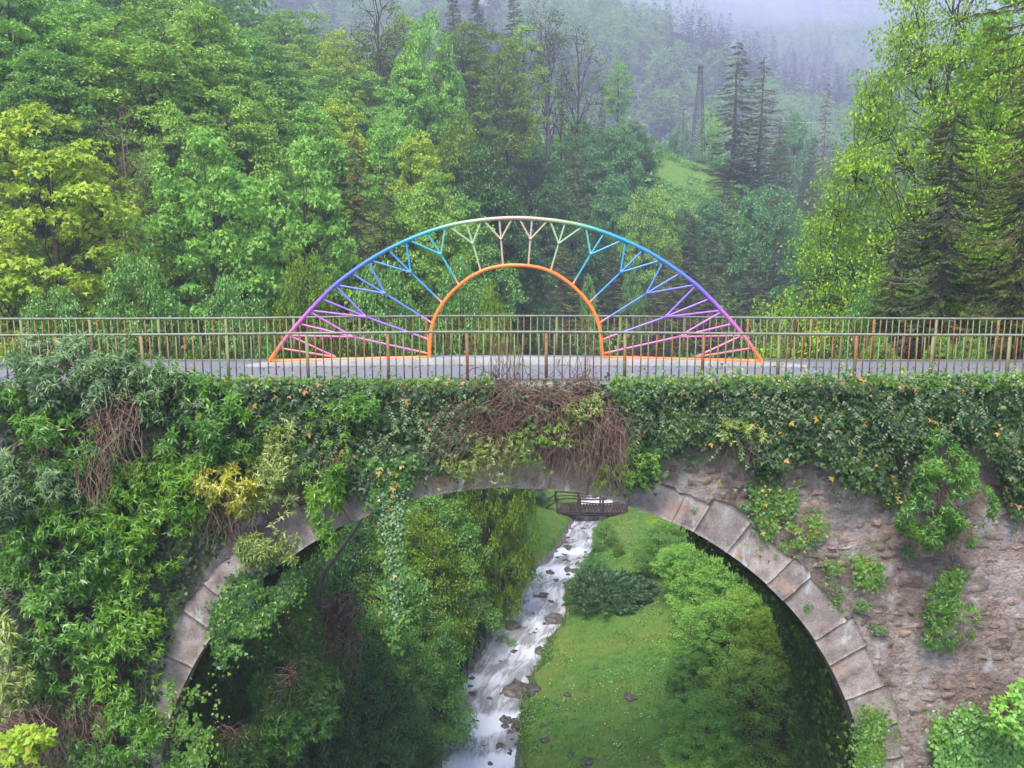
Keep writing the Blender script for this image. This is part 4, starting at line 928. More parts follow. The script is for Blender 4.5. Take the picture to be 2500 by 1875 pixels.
# ------------------------------------------------------------------ railings
def railing(Y, posts, label, top, yb, xoff=0):
    e = empty('railing', (0, Y, 0), label, 'railing', 'rusty railings along the bridge')
    xs = [float(P(p, 870, Y)[0]) for p in posts]; x0, x1 = xs[0], xs[-1]
    def add(name, m, mat): return m.build(name, mat, e)
    n = 90; t = np.linspace(x0, x1, n)
    sagz = lambda x: deck_z(x) + fnoise(x, 0 * x + Y, 3.0, 2) * .02
    m = MB(); m.tube(np.stack([t, 0 * t, top + sagz(t)], -1), .024, 8); o = add('handrail', m, M['handrail'])
    for p in o.data.polygons: p.use_smooth = True
    m = MB(); m.tube(np.stack([t, 0 * t, .05 + sagz(t)], -1), .017, 4, sq=(1, 1)); add('bottom_rail', m, M['rail'])
    hp = top
    pm = MB(); pm.box((0, 0, top / 2 + .01), (.03, .012, top / 2 - .02)); post = pm.mesh('post', M['rail'])
    bm_ = MB(); bm_.box((0, 0, top / 2 + .03), (.0115, .006, top / 2 - .045)); bal = bm_.mesh('baluster', M['rail'])
    for i, x in enumerate(xs):
        o = link('post', post, None, e); o.location = (x, 0, float(sagz(np.array([x]))[0])); o.rotation_euler = (0, random.uniform(-.008, .008), random.uniform(-.1, .1))
        if i + 1 < len(xs):
            for k in range(1, 10):
                xb = x + (xs[i + 1] - x) * k / 10 + random.uniform(-.004, .004)
                o = link('baluster', bal, None, e); o.location = (xb, 0, float(sagz(np.array([xb]))[0])); o.rotation_euler = (0, random.uniform(-.012, .012), random.uniform(-.35, .35))
    return e
railing(15.42, [-260, -70, 140, 348, 556, 751, 948, 1141, 1334, 1526, 1716, 1901, 2088, 2275, 2462, 2650], 'rusty olive railing along the near edge of the bridge above the ivy', 1.0, 0)
railing(18.95, [-270, -108, 59, 226, 392, 556, 720, 881, 1041, 1201, 1358, 1513, 1668, 1822, 1976, 2128, 2279, 2430, 2580, 2730], 'rusty olive railing along the far edge behind the arch sculpture', 1.02, 0)

# ------------------------------------------------------------------ arch sculpture
YS = 18.34
OUT_L = [(657, 884), (680, 850), (703, 818), (730, 787), (756, 758), (786, 726), (817, 695), (856, 666), (897, 637), (945, 609), (994, 586), (1044, 566), (1094, 550.5), (1135, 542.5), (1176, 537), (1218, 533), (1259, 531.5)]
OUTP = OUT_L + [(2518 - x, y) for x, y in OUT_L[-2::-1]]
IN_L = [(1048, 873), (1049, 850), (1051, 818), (1056, 789), (1067, 762), (1082, 738.5), (1100, 716), (1121.5, 696), (1146, 677), (1174, 662), (1201, 653), (1229, 648.5), (1259, 647)]
INP = IN_L + [(2518 - x, y) for x, y in IN_L[-2::-1]]
STR = [((1223, 584), (1228, 648), [(1180, 538), (1219, 535), (1251, 533)]),
       ((1154, 594.6), (1173.6, 661), [(1094, 552), (1137.7, 543), (1175, 539)]),
       ((1076, 621), (1120, 695), [(997, 586), (1042, 568), (1088, 553)]),
       ((1002.6, 665), (1080.4, 740), [(902.7, 635), (946.7, 609), (991, 588)]),
       ((939.4, 716.5), (1055.5, 789), [(820, 695.5), (855.6, 666), (898, 637.5)]),
       ((893.9, 773.9), (1050, 829.7), [(756, 758), (784, 729), (817.4, 696)]),
       ((861.5, 822.3), (1049, 864), [(703, 819), (728, 790), (754.3, 760)]),
       ((820.4, 872), None, [(683.7, 850), (705.8, 819)])]
RAMP = [(0, (.95, .22, .04)), (.045, (.9, .2, .06)), (.075, (.72, .17, .22)), (.16, (.66, .15, .45)), (.225, (.50, .12, .62)), (.30, (.24, .14, .66)), (.40, (.11, .20, .68)), (.52, (.05, .27, .66)), (.64, (.02, .36, .60)), (.72, (.05, .42, .45)), (.785, (.28, .52, .25)), (.87, (.44, .52, .27)), (.93, (.55, .42, .30)), (1.0, (.58, .42, .34))]
def pcol(px, py):
    # how far round the fan this point lies, 0 at the foot, 1 at the top
    px = np.where(np.asarray(px, float) > 1259, 2518 - np.asarray(px, float), px); py = np.asarray(py, float)
    o = np.array(OUT_L); seg = np.r_[0, np.cumsum(np.hypot(*np.diff(o, axis=0).T))]; seg /= seg[-1]
    a = np.arctan2(884 - py, 1259 - px); ao = np.arctan2(884 - o[:, 1], 1259 - o[:, 0])
    s = np.interp(a, ao, seg)
    return np.stack([np.interp(s, [r_[0] for r_ in RAMP], [r_[1][i] * .8 + .02 for r_ in RAMP]) for i in range(3)] + [np.ones_like(s)], -1)
ORANGE = np.array([.95, .20, .035, 1])
def paint_mat():
    m, nt, out = newmat('sculpture_paint'); at = N(nt, 'ShaderNodeAttribute', attribute_name='paint')
    b = N(nt, 'ShaderNodeBsdfPrincipled', i_Roughness=.38); nt.links.new(at.outputs['Color'], b.inputs['Base Color'])
    nz = N(nt, 'ShaderNodeTexNoise', i_Scale=30); bp = N(nt, 'ShaderNodeBump', i_Strength=.06, i_Distance=.01); nt.links.new(nz.outputs[0], bp.inputs['Height']); nt.links.new(bp.outputs[0], b.inputs['Normal'])
    nt.links.new(b.outputs[0], out.inputs[0]); return m
M['paint'] = paint_mat()
scu = empty('arch_sculpture', (0, YS, 0), 'rainbow painted steel fan-shaped arch with an orange inner arch', 'sculpture')
def dense(pl, k=6):
    pl = np.array(pl, float); t = np.arange(len(pl)); tt = np.linspace(0, len(pl) - 1, (len(pl) - 1) * k + 1)
    # smooth with a small moving average of linear interpolation
    q = np.stack([np.interp(tt, t, pl[:, i]) for i in range(2)], -1); e0, e1 = q[:1].copy(), q[-1:].copy()
    for _ in range(10): q[1:-1] = (q[:-2] + q[2:] + 2 * q[1:-1]) / 4
    return q
def bar(name, q, r_, col, parent=scu, dy=0.0):
    q = np.asarray(q, float); p = P(q[:, 0], q[:, 1], YS) - np.array([0, YS, 0]); p[:, 1] += dy
    m = MB(); m.tube(p, r_ * 1.35, 4, col=col); return m.build(name, M['paint'], parent)
q = dense(OUTP); c = pcol(q[:, 0], q[:, 1]); t_ = np.minimum(np.arange(len(q)), np.arange(len(q))[::-1]); w_ = np.clip(1 - t_ / 7, 0, 1)[:, None]; c = c * (1 - w_) + ORANGE * w_
bar('outer_arch', q, .041, c)
q = dense(INP); bar('inner_arch', q, .038, np.tile(ORANGE, (len(q), 1)), dy=.002)
for a, b in (((665, 882), (1048, 872.5)), ((1470, 872.5), (1853, 882))):
    q = np.stack([np.linspace(a[i], b[i], 12) for i in range(2)], -1); bar('base_bar', q, .040, np.tile(ORANGE, (12, 1)), dy=-.003)
for px_ in (660, 1046, 1472, 1858):
    p = P(px_, 884 if px_ in (660, 1858) else 874, YS) - np.array([0, YS, 0]); m = MB(); m.box((p[0], 0, p[2] - .035), (.11, .09, .008)); m.build('base_plate', M['steel'], scu)
for mir in (0, 1):
    for nd, ft, tips in STR:
        m = MB()
        f2 = (lambda p: (2518 - p[0], p[1])) if mir else (lambda p: p)
        def seg(a, b, foot=False, dy=0.0):
            q = np.stack([np.linspace(a[i], b[i], 10) for i in range(2)], -1); mid = np.array(tips[len(tips) // 2]); 
            c = pcol(*np.broadcast_arrays(f2(mid)[0], np.full(10, f2(mid)[1]))) if True else None
            c = c.copy()
            if not foot: c = pcol(np.full(10, f2(b)[0]), np.full(10, f2(b)[1])) * .6 + c * .4
            if foot: w_ = np.clip((np.linspace(0, 1, 10) - .72) / .28, 0, 1)[:, None]; c = c * (1 - w_) + ORANGE * w_
            p = P(q[:, 0], q[:, 1], YS) - np.array([0, YS, 0]); p[:, 1] += dy; m.tube(p, .021 * 1.35, 4, col=c)
        if ft: seg(f2(nd), f2(ft), True)
        for i, tp in enumerate(tips): seg(f2(nd), f2(tp), False, .002 * (i + 1))
        m.build('strut', M['paint'], scu)

# ------------------------------------------------------------------ footbridge
def fbp(px, py, Y): return P(px, py, Y)
fb0 = P(1445, 1254, 48.9); fb = empty('footbridge', tuple(fb0), 'small wooden footbridge with railings crossing the stream', 'footbridge')
def rel(p): return np.asarray(p, float) - fb0
xL, xR = P(1359.5, 1254, 48.9)[0], P(1531, 1254, 48.9)[0]; zD = fb0[2]
for Yk in (-.02, 1.45):
    m = MB(); m.tube([(xL - fb0[0] - .2, Yk, -.02), (xR - fb0[0] + .5, Yk, -.03)], .12, 6); m.build('beam', M['wood'], fb)
npk = 23
for k in range(npk):
    m = MB(); w_ = (xR - xL) / npk; m.box((xL - fb0[0] + (k + .5) * w_, .72 + random.uniform(-.04, .04), .12 + random.uniform(-.012, .012)), (w_ / 2 - .018, .86, .03)); m.build('plank', M['wood'], fb)
for Yk in (0, 1.42):
    for px in (1360, 1415, 1471, 1530):
        x = P(px, 1254, 48.9)[0] - fb0[0]; m = MB(); m.tube([(x, Yk, -.12), (x + random.uniform(-.03, .03), Yk, 1.02)], .065, 6); m.build('post', M['wood'], fb)
    for h, rr in ((.93, .055), (.68, .04)):
        n = 9; t = np.linspace(xL, xR, n) - fb0[0]; m = MB(); m.tube(np.stack([t, 0 * t + Yk + .02, h + .05 * np.sin(t * 2.3 + h * 5 + Yk) + 0 * t], -1), rr, 6); m.build('handrail', M['wood'], fb)
    m = MB(); a = rel(P(1361, 1224, 48.9)); b = rel(P(1320, 1250, 48.9)); a[1] = b[1] = Yk; m.tube([a, (a + b) / 2 + [0, 0, .05], b], .05, 6); m.build('sloping_rail', M['wood'], fb)
    m = MB(); a = rel(P(1531, 1226, 48.9)); b = rel(P(1562, 1240, 48.9)); a[1] = b[1] = Yk; m.tube([a, (a + b) / 2 + [0, 0, -.05], b], .05, 6); m.build('sloping_rail', M['wood'], fb)
for px in (1375, 1520):
    x = P(px, 1254, 48.9)[0] - fb0[0]; m = MB(); m.box((x, .72, -.42), (.3, .8, .3)); m.build('abutment', M['rock'], fb)
# dry-stone bank behind the footbridge
rw = empty('stone_bank', tuple(P(1430, 1235, 53)), 'pale rubble stone bank behind the footbridge', 'rubble')
b0 = P(1430, 1235, 53)
for k in range(260):
    px, py = random.uniform(1340, 1505), random.uniform(1175, 1240)
    if py < 1232 - 50 * math.exp(-((px - 1420) / 60) ** 2): continue
    p = P(px, py, 53 + random.uniform(-.3, .3) + (1240 - py) * .02) - b0; s = random.uniform(.14, .34)
    o = link('stone', rocks[k % 7], None, rw); o.location = tuple(p); o.scale = (s, s, s * .7); o.rotation_euler = (random.random(), random.random(), random.random() * 6)
    
# ------------------------------------------------------------------ pylon and wires
py0 = P(1702, 402, 124); ph_ = P(1702, 160, 124)[2] - py0[2]
pyl = empty('power_pylon', tuple(py0), 'slim lattice power pylon on the knoll in the mist', 'pylon')
m = MB(); sc_ = 124 / F
def pw(t): return (12 * (1 - t) ** 1.1 + 3.5) * sc_
lv = np.linspace(0, 1, 17)
for sx_ in (-1, 1):
    for sy_ in (-1, 1):
        m2 = MB(); m2.tube([(sx_ * pw(t), sy_ * pw(t), t * ph_) for t in lv], .07, 4); m2.build('leg', M['steel'], pyl)
for i in range(16):
    a, b = lv[i], lv[i + 1]
    for sy_ in (-1, 1):
        m.tube([(-pw(a), sy_ * pw(a), a * ph_), (pw(b), sy_ * pw(b), b * ph_)], .04, 3); m.tube([(pw(a), sy_ * pw(a), a * ph_), (-pw(b), sy_ * pw(b), b * ph_)], .04, 3)
        m.tube([(-pw(a), sy_ * pw(a), a * ph_), (pw(a), sy_ * pw(a), a * ph_)], .04, 3)
    for sx_ in (-1, 1): m.tube([(sx_ * pw(a), -pw(a), a * ph_), (sx_ * pw(b), pw(b), b * ph_)], .04, 3)
m.build('lattice', M['steel'], pyl)
for t, xa0, xb0 in ((.985, -7, 9), (.935, -20, 8), (.87, -4, 16)):
    m = MB(); m.tube([(xa0 * sc_, 0, t * ph_), (xb0 * sc_, 0, t * ph_)], .07, 4); m.build('crossarm', M['steel'], pyl)
pp = P(1666, 350, 130); e = empty('utility_pole', tuple(pp), 'thin grey pole with wires left of the pylon', 'pole'); hh = P(1666, 266, 130)[2] - pp[2]
m = MB(); m.tube([(0, 0, -2), (0, 0, hh)], .12, 6); m.build('pole', M['steel'], e)
m = MB(); m.tube([(-.6, 0, hh - .1), (.6, 0, hh - .1)], .05, 4); m.build('crossarm', M['steel'], e)
M['wire'] = surf('wire', [(.3, (.6, .6, .65)), (.7, (.65, .65, .7))], 4, 1, .4, 0)
for (a, b, sag, lab) in [((1600, 290, 136), (1666, 268, 130), .3, 'pale wire left of the utility pole'), ((1666, 268, 130), (1697, 269, 125), .6, 'pale wire from the utility pole to the pylon'), ((1915, 297, 124), (2085, 296, 124), .2, 'pale wire in the mist between the dead spruces and the beech')]:
    A, B = P(*a), P(*b); t = np.linspace(0, 1, 9)[:, None]; p = A + (B - A) * t; p[:, 2] -= (sag * 4 * t * (1 - t))[:, 0]; m = MB(); m.tube(p, .014, 3); tag(m.build('wire', M['wire']), lab, 'wire')

# ------------------------------------------------------------------ plants on and under the bridge
def poly_pts(poly, n, r):
    poly = np.array(poly, float); lo, hi = poly.min(0), poly.max(0); out = []
    c = 0
    while c < n:
        q = lo + (hi - lo) * r.random((n * 2, 2)); q = q[in_poly(q[:, 0], q[:, 1], poly)]; out.append(q); c += len(q)
    return np.concatenate(out)[:n]
def ivy(poly, n, label, mat='ivy', size=.085, prot=(.03, .3), seed=1, kind='lobed', Y=YF, top=None, yel=0, name='ivy', thick=.5, edge=45, holes=.0, parent=None, noise_s=.45):
    n = int(n * 1.3); size *= .84
    r = np.random.default_rng(seed); q = poly_pts(poly, n, r)
    # ragged rim: jitter outward
    q = q + r.normal(size=q.shape) * edge * .55 * (r.random((len(q), 1)) ** 2)
    p0 = P(q[:, 0], q[:, 1], np.full(len(q), Y)); lum = vnoise(p0[:, 0], p0[:, 2], noise_s, seed) * .6 + vnoise(p0[:, 0], p0[:, 2], noise_s / 3, seed + 5) * .4
    if holes: k = lum > holes * (.7 + .6 * r.random(len(q))); q, lum = q[k], lum[k]
    n = len(q); d = prot[0] + (prot[1] - prot[0]) * (lum * .75 + .35 * r.random(n))
    p = P(q[:, 0], q[:, 1], Y - d)
    if top is not None: p[:, 2] = np.minimum(p[:, 2], top + r.random(n) * .12)
    D = np.stack([r.normal(size=n) * .55, -.25 - .4 * r.random(n), -1 + .5 * r.normal(size=n)], -1)
    Nn = np.stack([r.normal(size=n) * .45, -np.ones(n), .55 + .4 * r.normal(size=n)], -1)
    sz = size * (.5 + .95 * r.random(n) ** 1.3)
    if yel:
        k = r.random(n) < yel; V1, Q1 = leaves(p[~k], D[~k], Nn[~k], sz[~k], kind); V2, Q2 = leaves(p[k] + np.array([0, -.05, 0]), D[k], Nn[k], sz[k] * 1.1, kind)
        me = mesh_q(name, np.concatenate([V1, V2]), np.concatenate([Q1, Q2 + len(V1)]), [L[mat], L['ivyyellow']], mi=np.r_[np.zeros(len(Q1)), np.ones(len(Q2))])
    else:
        V1, Q1 = leaves(p, D, Nn, sz, kind); me = mesh_q(name, V1, Q1, L[mat])
    o = link(name, me, None, parent)
    if parent is None: tag(o, label, kind='stuff')
    return o
BAND_R = [(1500, 925), (1700, 918), (1900, 915), (2100, 920), (2300, 912), (2530, 905), (2530, 1190), (2460, 1180), (2440, 1100), (2350, 1070), (2220, 1085), (2180, 1110), (2150, 1190), (2080, 1185), (2050, 1140), (1985, 1095), (1930, 1120), (1880, 1150), (1840, 1110), (1760, 1075), (1690, 1082), (1620, 1095), (1580, 1165), (1530, 1185), (1500, 1120), (1520, 1020), (1460, 960)]
ivy(BAND_R, 21000, 'thick dark ivy blanket along the right half of the parapet', seed=41, prot=(.03, .55), top=.02, yel=.006, edge=60, size=.095)
ivy([(1490, 918), (2530, 908), (2530, 945), (1490, 955)], 2000, 'young yellow-green ivy shoots cresting the right parapet', 'ivylight', .08, (.1, .45), 42, edge=30, yel=.02)
BAND_L = [(420, 930), (700, 925), (1180, 935), (1200, 990), (1160, 1060), (1150, 1120), (1080, 1150), (1000, 1140), (980, 1200), (900, 1180), (820, 1210), (740, 1190), (700, 1130), (690, 1060), (600, 1050), (420, 1040)]
ivy(BAND_L, 15000, 'dark ivy blanket along the left half of the parapet', seed=43, prot=(.03, .55), top=.02, yel=.004, edge=60, size=.095)
ivy([(480, 920), (1200, 925), (1200, 950), (480, 950)], 1500, 'young yellow-green ivy shoots cresting the left parapet', 'ivylight', .08, (.1, .45), 44, edge=30, yel=.015)
ivy([(1130, 950), (1480, 940), (1520, 1000), (1500, 1130), (1440, 1060), (1300, 1060), (1180, 1080)], 3300, 'sparse ivy behind the bare brown twigs over the arch crown', seed=45, prot=(.02, .25), holes=.45, yel=.01, edge=50)
ivy([(885, 1120), (1010, 1120), (985, 1220), (978, 1340), (985, 1480), (972, 1600), (958, 1570), (945, 1420), (928, 1280)], 2600, 'long ivy strand hanging down through the arch opening', 'ivymix', .085, (.25, .65), 46, yel=.01, edge=30, Y=YF)
ivy([(925, 1200), (985, 1200), (982, 1520), (962, 1520)], 700, 'paler leaves of the hanging ivy strand', 'bud2', .06, (.4, .7), 47, edge=20, kind='heart')
ivy([(0, 950), (420, 930), (700, 1050), (660, 1180), (560, 1300), (440, 1480), (380, 1700), (370, 1875), (0, 1880)], 10000, 'dark ivy covering the left abutment behind the hanging bushes', 'ivy', .1, (.02, .3), 48, edge=20, holes=.2)
ivy([(520, 1490), (570, 1410), (640, 1370), (720, 1395), (735, 1430), (680, 1490), (600, 1560), (550, 1640), (520, 1590)], 5200, 'ivy spilling over the left edge of the arch opening', 'ivymix', .075, (.05, .35), 49, edge=40, holes=.3)
ivy([(475, 1680), (520, 1690), (500, 1875), (410, 1875), (430, 1760)], 1500, 'bright heart-leaved climber on the lower left arch edge', 'ivylight', .085, (.1, .35), 50, kind='heart', edge=55, holes=.35)
ivy([(1830, 1180), (1980, 1200), (2010, 1290), (1990, 1330), (1900, 1340), (1860, 1310)], 1700, 'ivy patch on the wall above the right arch stones', 'ivylight', .075, (.03, .22), 51, edge=70, holes=.42, yel=.012)
ivy([(1850, 1120), (1900, 1130), (1900, 1200), (1855, 1200)], 500, 'thin ivy tongue linking the parapet ivy to the wall patch', 'ivy', .075, (.03, .18), 52, edge=40, yel=.02)
ivy([(2080, 1360), (2150, 1375), (2160, 1420), (2110, 1430)], 420, 'small yellow-green climber on the broken masonry', 'ivylight', .08, (.03, .2), 53, edge=40)
ivy([(2290, 1400), (2360, 1385), (2350, 1430), (2310, 1480), (2290, 1450)], 330, 'small climber right of the broken masonry', 'ivylight', .07, (.03, .18), 54, edge=30)
ivy([(2010, 1360), (2060, 1380), (2060, 1500), (2035, 1480)], 260, 'thin sprig of ivy beside the arch ring', 'ivylight', .06, (.03, .15), 55, edge=40, holes=.3)
ivy([(2110, 1730), (2160, 1740), (2150, 1875), (2090, 1875)], 1300, 'fresh ivy running up the foot of the right pier', 'ivylight', .075, (.1, .3), 56, edge=55, holes=.35)
ivy([(2280, 1760), (2370, 1720), (2450, 1780), (2520, 1800), (2520, 1880), (2280, 1880)], 2400, 'ivy on the wall in the lower right corner', 'mid', .09, (.05, .4), 57, edge=35, kind='heart')
ivy([(2440, 1170), (2520, 1170), (2520, 1260), (2480, 1270)], 600, 'ivy tongue at the right edge under the parapet blanket', 'ivy', .085, (.03, .25), 58, edge=30, yel=.02)
ivy([(2150, 1150), (2210, 1120), (2200, 1230), (2160, 1240)], 420, 'thin ivy tongue left of the large wall bush', 'ivy', .08, (.03, .2), 59, edge=35, yel=.02)
# ivy on the inner faces of the piers (under the vault)
def inner_ivy(side, n, label, seed, mat='ivy', zmax=1.5):
    r = np.random.default_rng(seed); a = np.where(r.random(n) < .55, r.random(n) * 1.05, 0); lowz = CZA - r.random(n) * 5.5
    x = np.where(a > 0, np.cos(a), 1) * (R_IN - .02 - .3 * r.random(n) * vnoise(a * 6, lowz, .8, seed)); z = np.where(a > 0, CZA + np.sin(a) * (R_IN - .1 - .25 * r.random(n)), lowz)
    y = YF + .2 + 3.7 * r.random(n); p = np.stack([side * x, y, z], -1)
    D = np.stack([-side * .3 * np.ones(n), r.normal(size=n) * .5, -1 + .4 * r.normal(size=n)], -1); Nn = np.stack([-side * np.ones(n), -.5 + r.normal(size=n) * .4, .3 + r.normal(size=n) * .4], -1)
    V, Q = leaves(p, D, Nn, .1 * r.uniform(.6, 1.3, n), 'lobed'); tag(link('ivy', mesh_q('ivy', V, Q, L[mat])), label, kind='stuff')
inner_ivy(1, 11000, 'dark ivy lining the inner face of the right pier', 61)
inner_ivy(-1, 12000, 'dark ivy lining the inner face of the left pier', 62)

# tufted bushes: whorls of narrow leaves on arching stems
def bush(cx, cy, rx, ry, n, label, mat='bud1', prot=(.15, .9), leaf=.14, seed=1, per=9, name='bush', cat='bush', Y=YF, hangz=.0, stem=26, group='bushes hanging on the bridge wall', kind='lance', stemm='twig', orient=(0, -.75, .5), poly=None, root=None, sr=.012, patch=1.0):
    n = int(n * 1.4); leaf *= .86
    r = np.random.default_rng(seed); a = r.random(n) * 6.283; q = r.random(n) ** .5
    if poly is not None: pt = poly_pts(poly, n, r); X_, Y_ = pt[:, 0], pt[:, 1]; q = np.clip(np.hypot((X_ - cx) / rx, (Y_ - cy) / ry), 0, 1)
    else:
        n0 = n; lob = 1 + .18 * np.sin(a * 3 + seed) + .1 * np.sin(a * 7 + seed * 3); X_, Y_ = cx + np.cos(a) * rx * q * lob, cy + np.sin(a) * ry * q * lob
    bul = np.sqrt(np.clip(1 - q ** 2, .03, 1)); cl = vnoise(X_, Y_, 60, seed) * .65 + vnoise(X_, Y_, 22, seed + 3) * .35; k0 = r.random(n) < np.clip((cl - .36 * patch) * 4, .03, 1); X_, Y_, bul, cl = X_[k0], Y_[k0], bul[k0], cl[k0]; n = len(X_)
    dep = prot[0] + (prot[1] - prot[0]) * bul * (.45 + .55 * r.random(n)) * (.5 + .8 * cl)
    c = P(X_, Y_, Y - dep)
    idx = np.repeat(np.arange(n), per); m = len(idx); phi = r.random(m) * 6.283
    ax = nrm(np.array(orient) + r.normal(size=(n, 3)) * .45)[idx]
    u = nrm(np.cross(ax, np.array([.3, .2, 1.0]))); v = np.cross(ax, u)
    out = u * np.cos(phi)[:, None] + v * np.sin(phi)[:, None]
    lift = r.uniform(-.15, .9, m)[:, None]
    D = nrm(out + ax * lift - np.array([0, 0, .35])); Nn = nrm(ax + np.array([0, -.1, .5]) + r.normal(size=(m, 3)) * .25)
    p = c[idx] + ax * (r.random(m)[:, None] - .5) * leaf * .9
    V, Q = leaves(p, D, Nn, leaf * r.uniform(.6, 1.2, m), kind)
    base = P(cx, cy - ry * .3, Y) if root is None else P(root[0], root[1], Y)
    e = empty(name, tuple(base), label, cat, group)
    b0_ = np.asarray(base)
    link('foliage', mesh_q('foliage', V - b0_, Q, L[mat]), None, e)
    st = MB()
    for k in r.choice(n, min(stem, n), replace=False):
        st.tube(crv((r.normal() * .1, .1, r.normal() * .1), c[k] - b0_, 7, .10, .03, r), np.linspace(sr, .004, 7), 4)
    st.build('stems', M[stemm], e)
    return e
BU = [
 (150, 925, 260, 105, 1100, 'grey-green bush rising over the left end of the near railing', 'bud2', (.2, 1.0), .15),
 (330, 930, 150, 70, 380, 'grey-green sprays right of the bush on the near railing', 'bud2', (.2, .7), .14),
 (90, 1090, 190, 130, 760, 'dense green bush at the left edge under the railing bush', 'bud1', (.3, 1.3), .16),
 (40, 1190, 150, 90, 380, 'pale green sprays at the left edge above the dark hollow', 'bud2', (.6, 1.4), .15),
 (150, 1330, 200, 140, 800, 'dark green hanging bush left of the yellow-leaved one', 'bud1', (.3, 1.1), .16),
 (120, 1560, 180, 170, 850, 'large hanging bush on the lower left abutment', 'bud1', (.3, 1.2), .16),
 (300, 1330, 90, 200, 560, 'vertical green curtain of narrow leaves left of the arch', 'bud3', (.3, .9), .15),
 (310, 1600, 110, 230, 800, 'long green curtain hanging beside the left arch stones', 'bud3', (.3, .9), .15),
 (520, 1040, 120, 110, 620, 'bluish green bush under the parapet left of the ivy', 'bud1', (.3, 1.0), .15),
 (430, 970, 110, 60, 300, 'light green sprays below the rail left of the ivy', 'bud2', (.3, .8), .14),
 (420, 1230, 90, 150, 420, 'bright green shoots above the left arch shoulder', 'bud3', (.25, .8), .14),
 (790, 1150, 60, 170, 560, 'narrow bright green bush hanging over the left arch stones', 'bud3', (.5, .9), .12),
 (860, 1020, 70, 60, 200, 'small fresh bush in the parapet ivy left of centre', 'bud1', (.4, .9), .12),
 (300, 1810, 130, 90, 380, 'green bush at the bottom beside the left arch foot', 'bud1', (.3, .9), .14),
 (2310, 1215, 108, 135, 1000, 'large round bush growing out of the right wall', 'bud1', (.25, 1.1), .11),
 (2315, 1515, 70, 75, 300, 'small spreading bush low on the right wall', 'bud1', (.15, .6), .09),
]
for i, (cx, cy, rx, ry, n, lab, mt, pr, lf) in enumerate(BU):
    bush(cx, cy, rx, ry, n, lab, mt, pr, lf, 200 + i, patch=.8 if cx > 2000 else 1.0)
bush(565, 1185, 90, 65, 420, 'bright yellow-leaved bush on the left wall', 'yellow', (.4, 1.0), .12, 230, per=8)
bush(670, 1200, 65, 170, 430, 'pale yellow-green bush trailing right of the bright yellow one', 'yelgreen', (.3, .8), .13, 231)
bush(625, 1330, 45, 60, 170, 'yellow-green bush tail above the left arch stones', 'yelgreen', (.3, .7), .14, 232)
bush(20, 1640, 45, 130, 150, 'yellow-green sprays at the left edge low down', 'yelgreen', (1.2, 1.5), .18, 233)
bush(1805, 1060, 52, 28, 110, 'yellow-green fern-like plant rooted above the right arch stones', 'yelgreen', (.45, .8), .13, 234, name='plant', cat='plant')
bush(1700, 1122, 20, 14, 30, 'tiny grey-green tuft on the pale wall stones', 'blue', (.05, .15), .06, 235, name='plant', cat='plant', stem=4)
bush(1440, 1010, 60, 50, 170, 'yellow-green shoots among the bare twigs over the arch crown', 'yelgreen', (.4, .9), .07, 236, per=10)
bush(1290, 990, 130, 55, 210, 'thin grey-green shoots left of the arch crown twigs', 'bud2', (.4, .8), .06, 237, per=8)
bush(1140, 1120, 60, 60, 80, 'sparse yellow-green shoots left of the arch crown', 'yelgreen', (.4, .8), .08, 238)
bush(1500, 1170, 50, 60, 120, 'green sprig hanging right of the arch crown', 'olive', (.3, .7), .1, 239)
bush(710, 1700, 110, 160, 640, 'grey-green hanging shrub in the shade under the arch', 'bud1', (-2.6, -1.5), .15, 240, group='bushes under the arch')
bush(690, 1560, 90, 110, 320, 'green drooping shrub in the shade under the left arch side', 'bud1', (-3.0, -1.9), .15, 241, group='bushes under the arch')
bush(560, 1830, 120, 60, 300, 'low green bush at the bottom left under the arch', 'bud1', (-2.0, -1.0), .15, 242, group='bushes under the arch')
bush(55, 1830, 75, 50, 200, 'pale lime leafy branch in the bottom left corner', 'lime', (2.5, 3.3), .16, 243, per=6, kind='leaf')
bush(2470, 1745, 75, 75, 230, 'broad-leaved green branch in the lower right corner', 'fresh', (.6, 1.4), .13, 244, per=6, kind='leaf')

# bare twigs ------------------------------------------------------------
def twigs(cx, cy, rx, ry, n, label, seed, root, Y=YF, pr=(.2, .9), up=False, r0=.010, lenf=1.0):
    r = np.random.default_rng(seed); e = empty('bare_shrub', tuple(P(root[0], root[1], Y)), label, 'shrub'); b0_ = P(root[0], root[1], Y); m = MB()
    for k in range(n):
        a = r.random() * 6.283; q = r.random() ** .5; s = P(root[0] + r.normal() * rx * .35, root[1] + r.normal() * ry * .15, Y - r.uniform(.05, .3))
        t = P(cx + math.cos(a) * rx * q, cy + math.sin(a) * ry * q, Y - r.uniform(*pr))
        p = crv(s, t, 8, (-.05 if up else .22) * r.uniform(-.2, 1.3), .03 if up else .085, r)
        if not up: p[-3:, 2] -= np.array([.03, .1, .22]) * r.random() * 1.3
        m.tube(p - b0_, np.linspace(r0, .003, 8), 3)
    m.build('branches', M['twig'], e)
twigs(1370, 1070, 200, 125, 300, 'tangle of bare reddish brown twigs over the arch crown', 71, (1380, 985))
twigs(1480, 1110, 70, 100, 150, 'dense drooping brown twigs right of the arch crown', 72, (1480, 1010), pr=(.4, 1.0))
twigs(1230, 1030, 220, 110, 170, 'long bare stems reaching left over the arch crown', 73, (1290, 985))
twigs(1225, 860, 70, 70, 34, 'thin upright bare stems in front of the railing at the centre', 74, (1230, 960), up=True, pr=(.1, .5))
twigs(1420, 880, 60, 60, 26, 'thin upright bare stems in front of the railing right of centre', 75, (1420, 960), up=True, pr=(.1, .5))
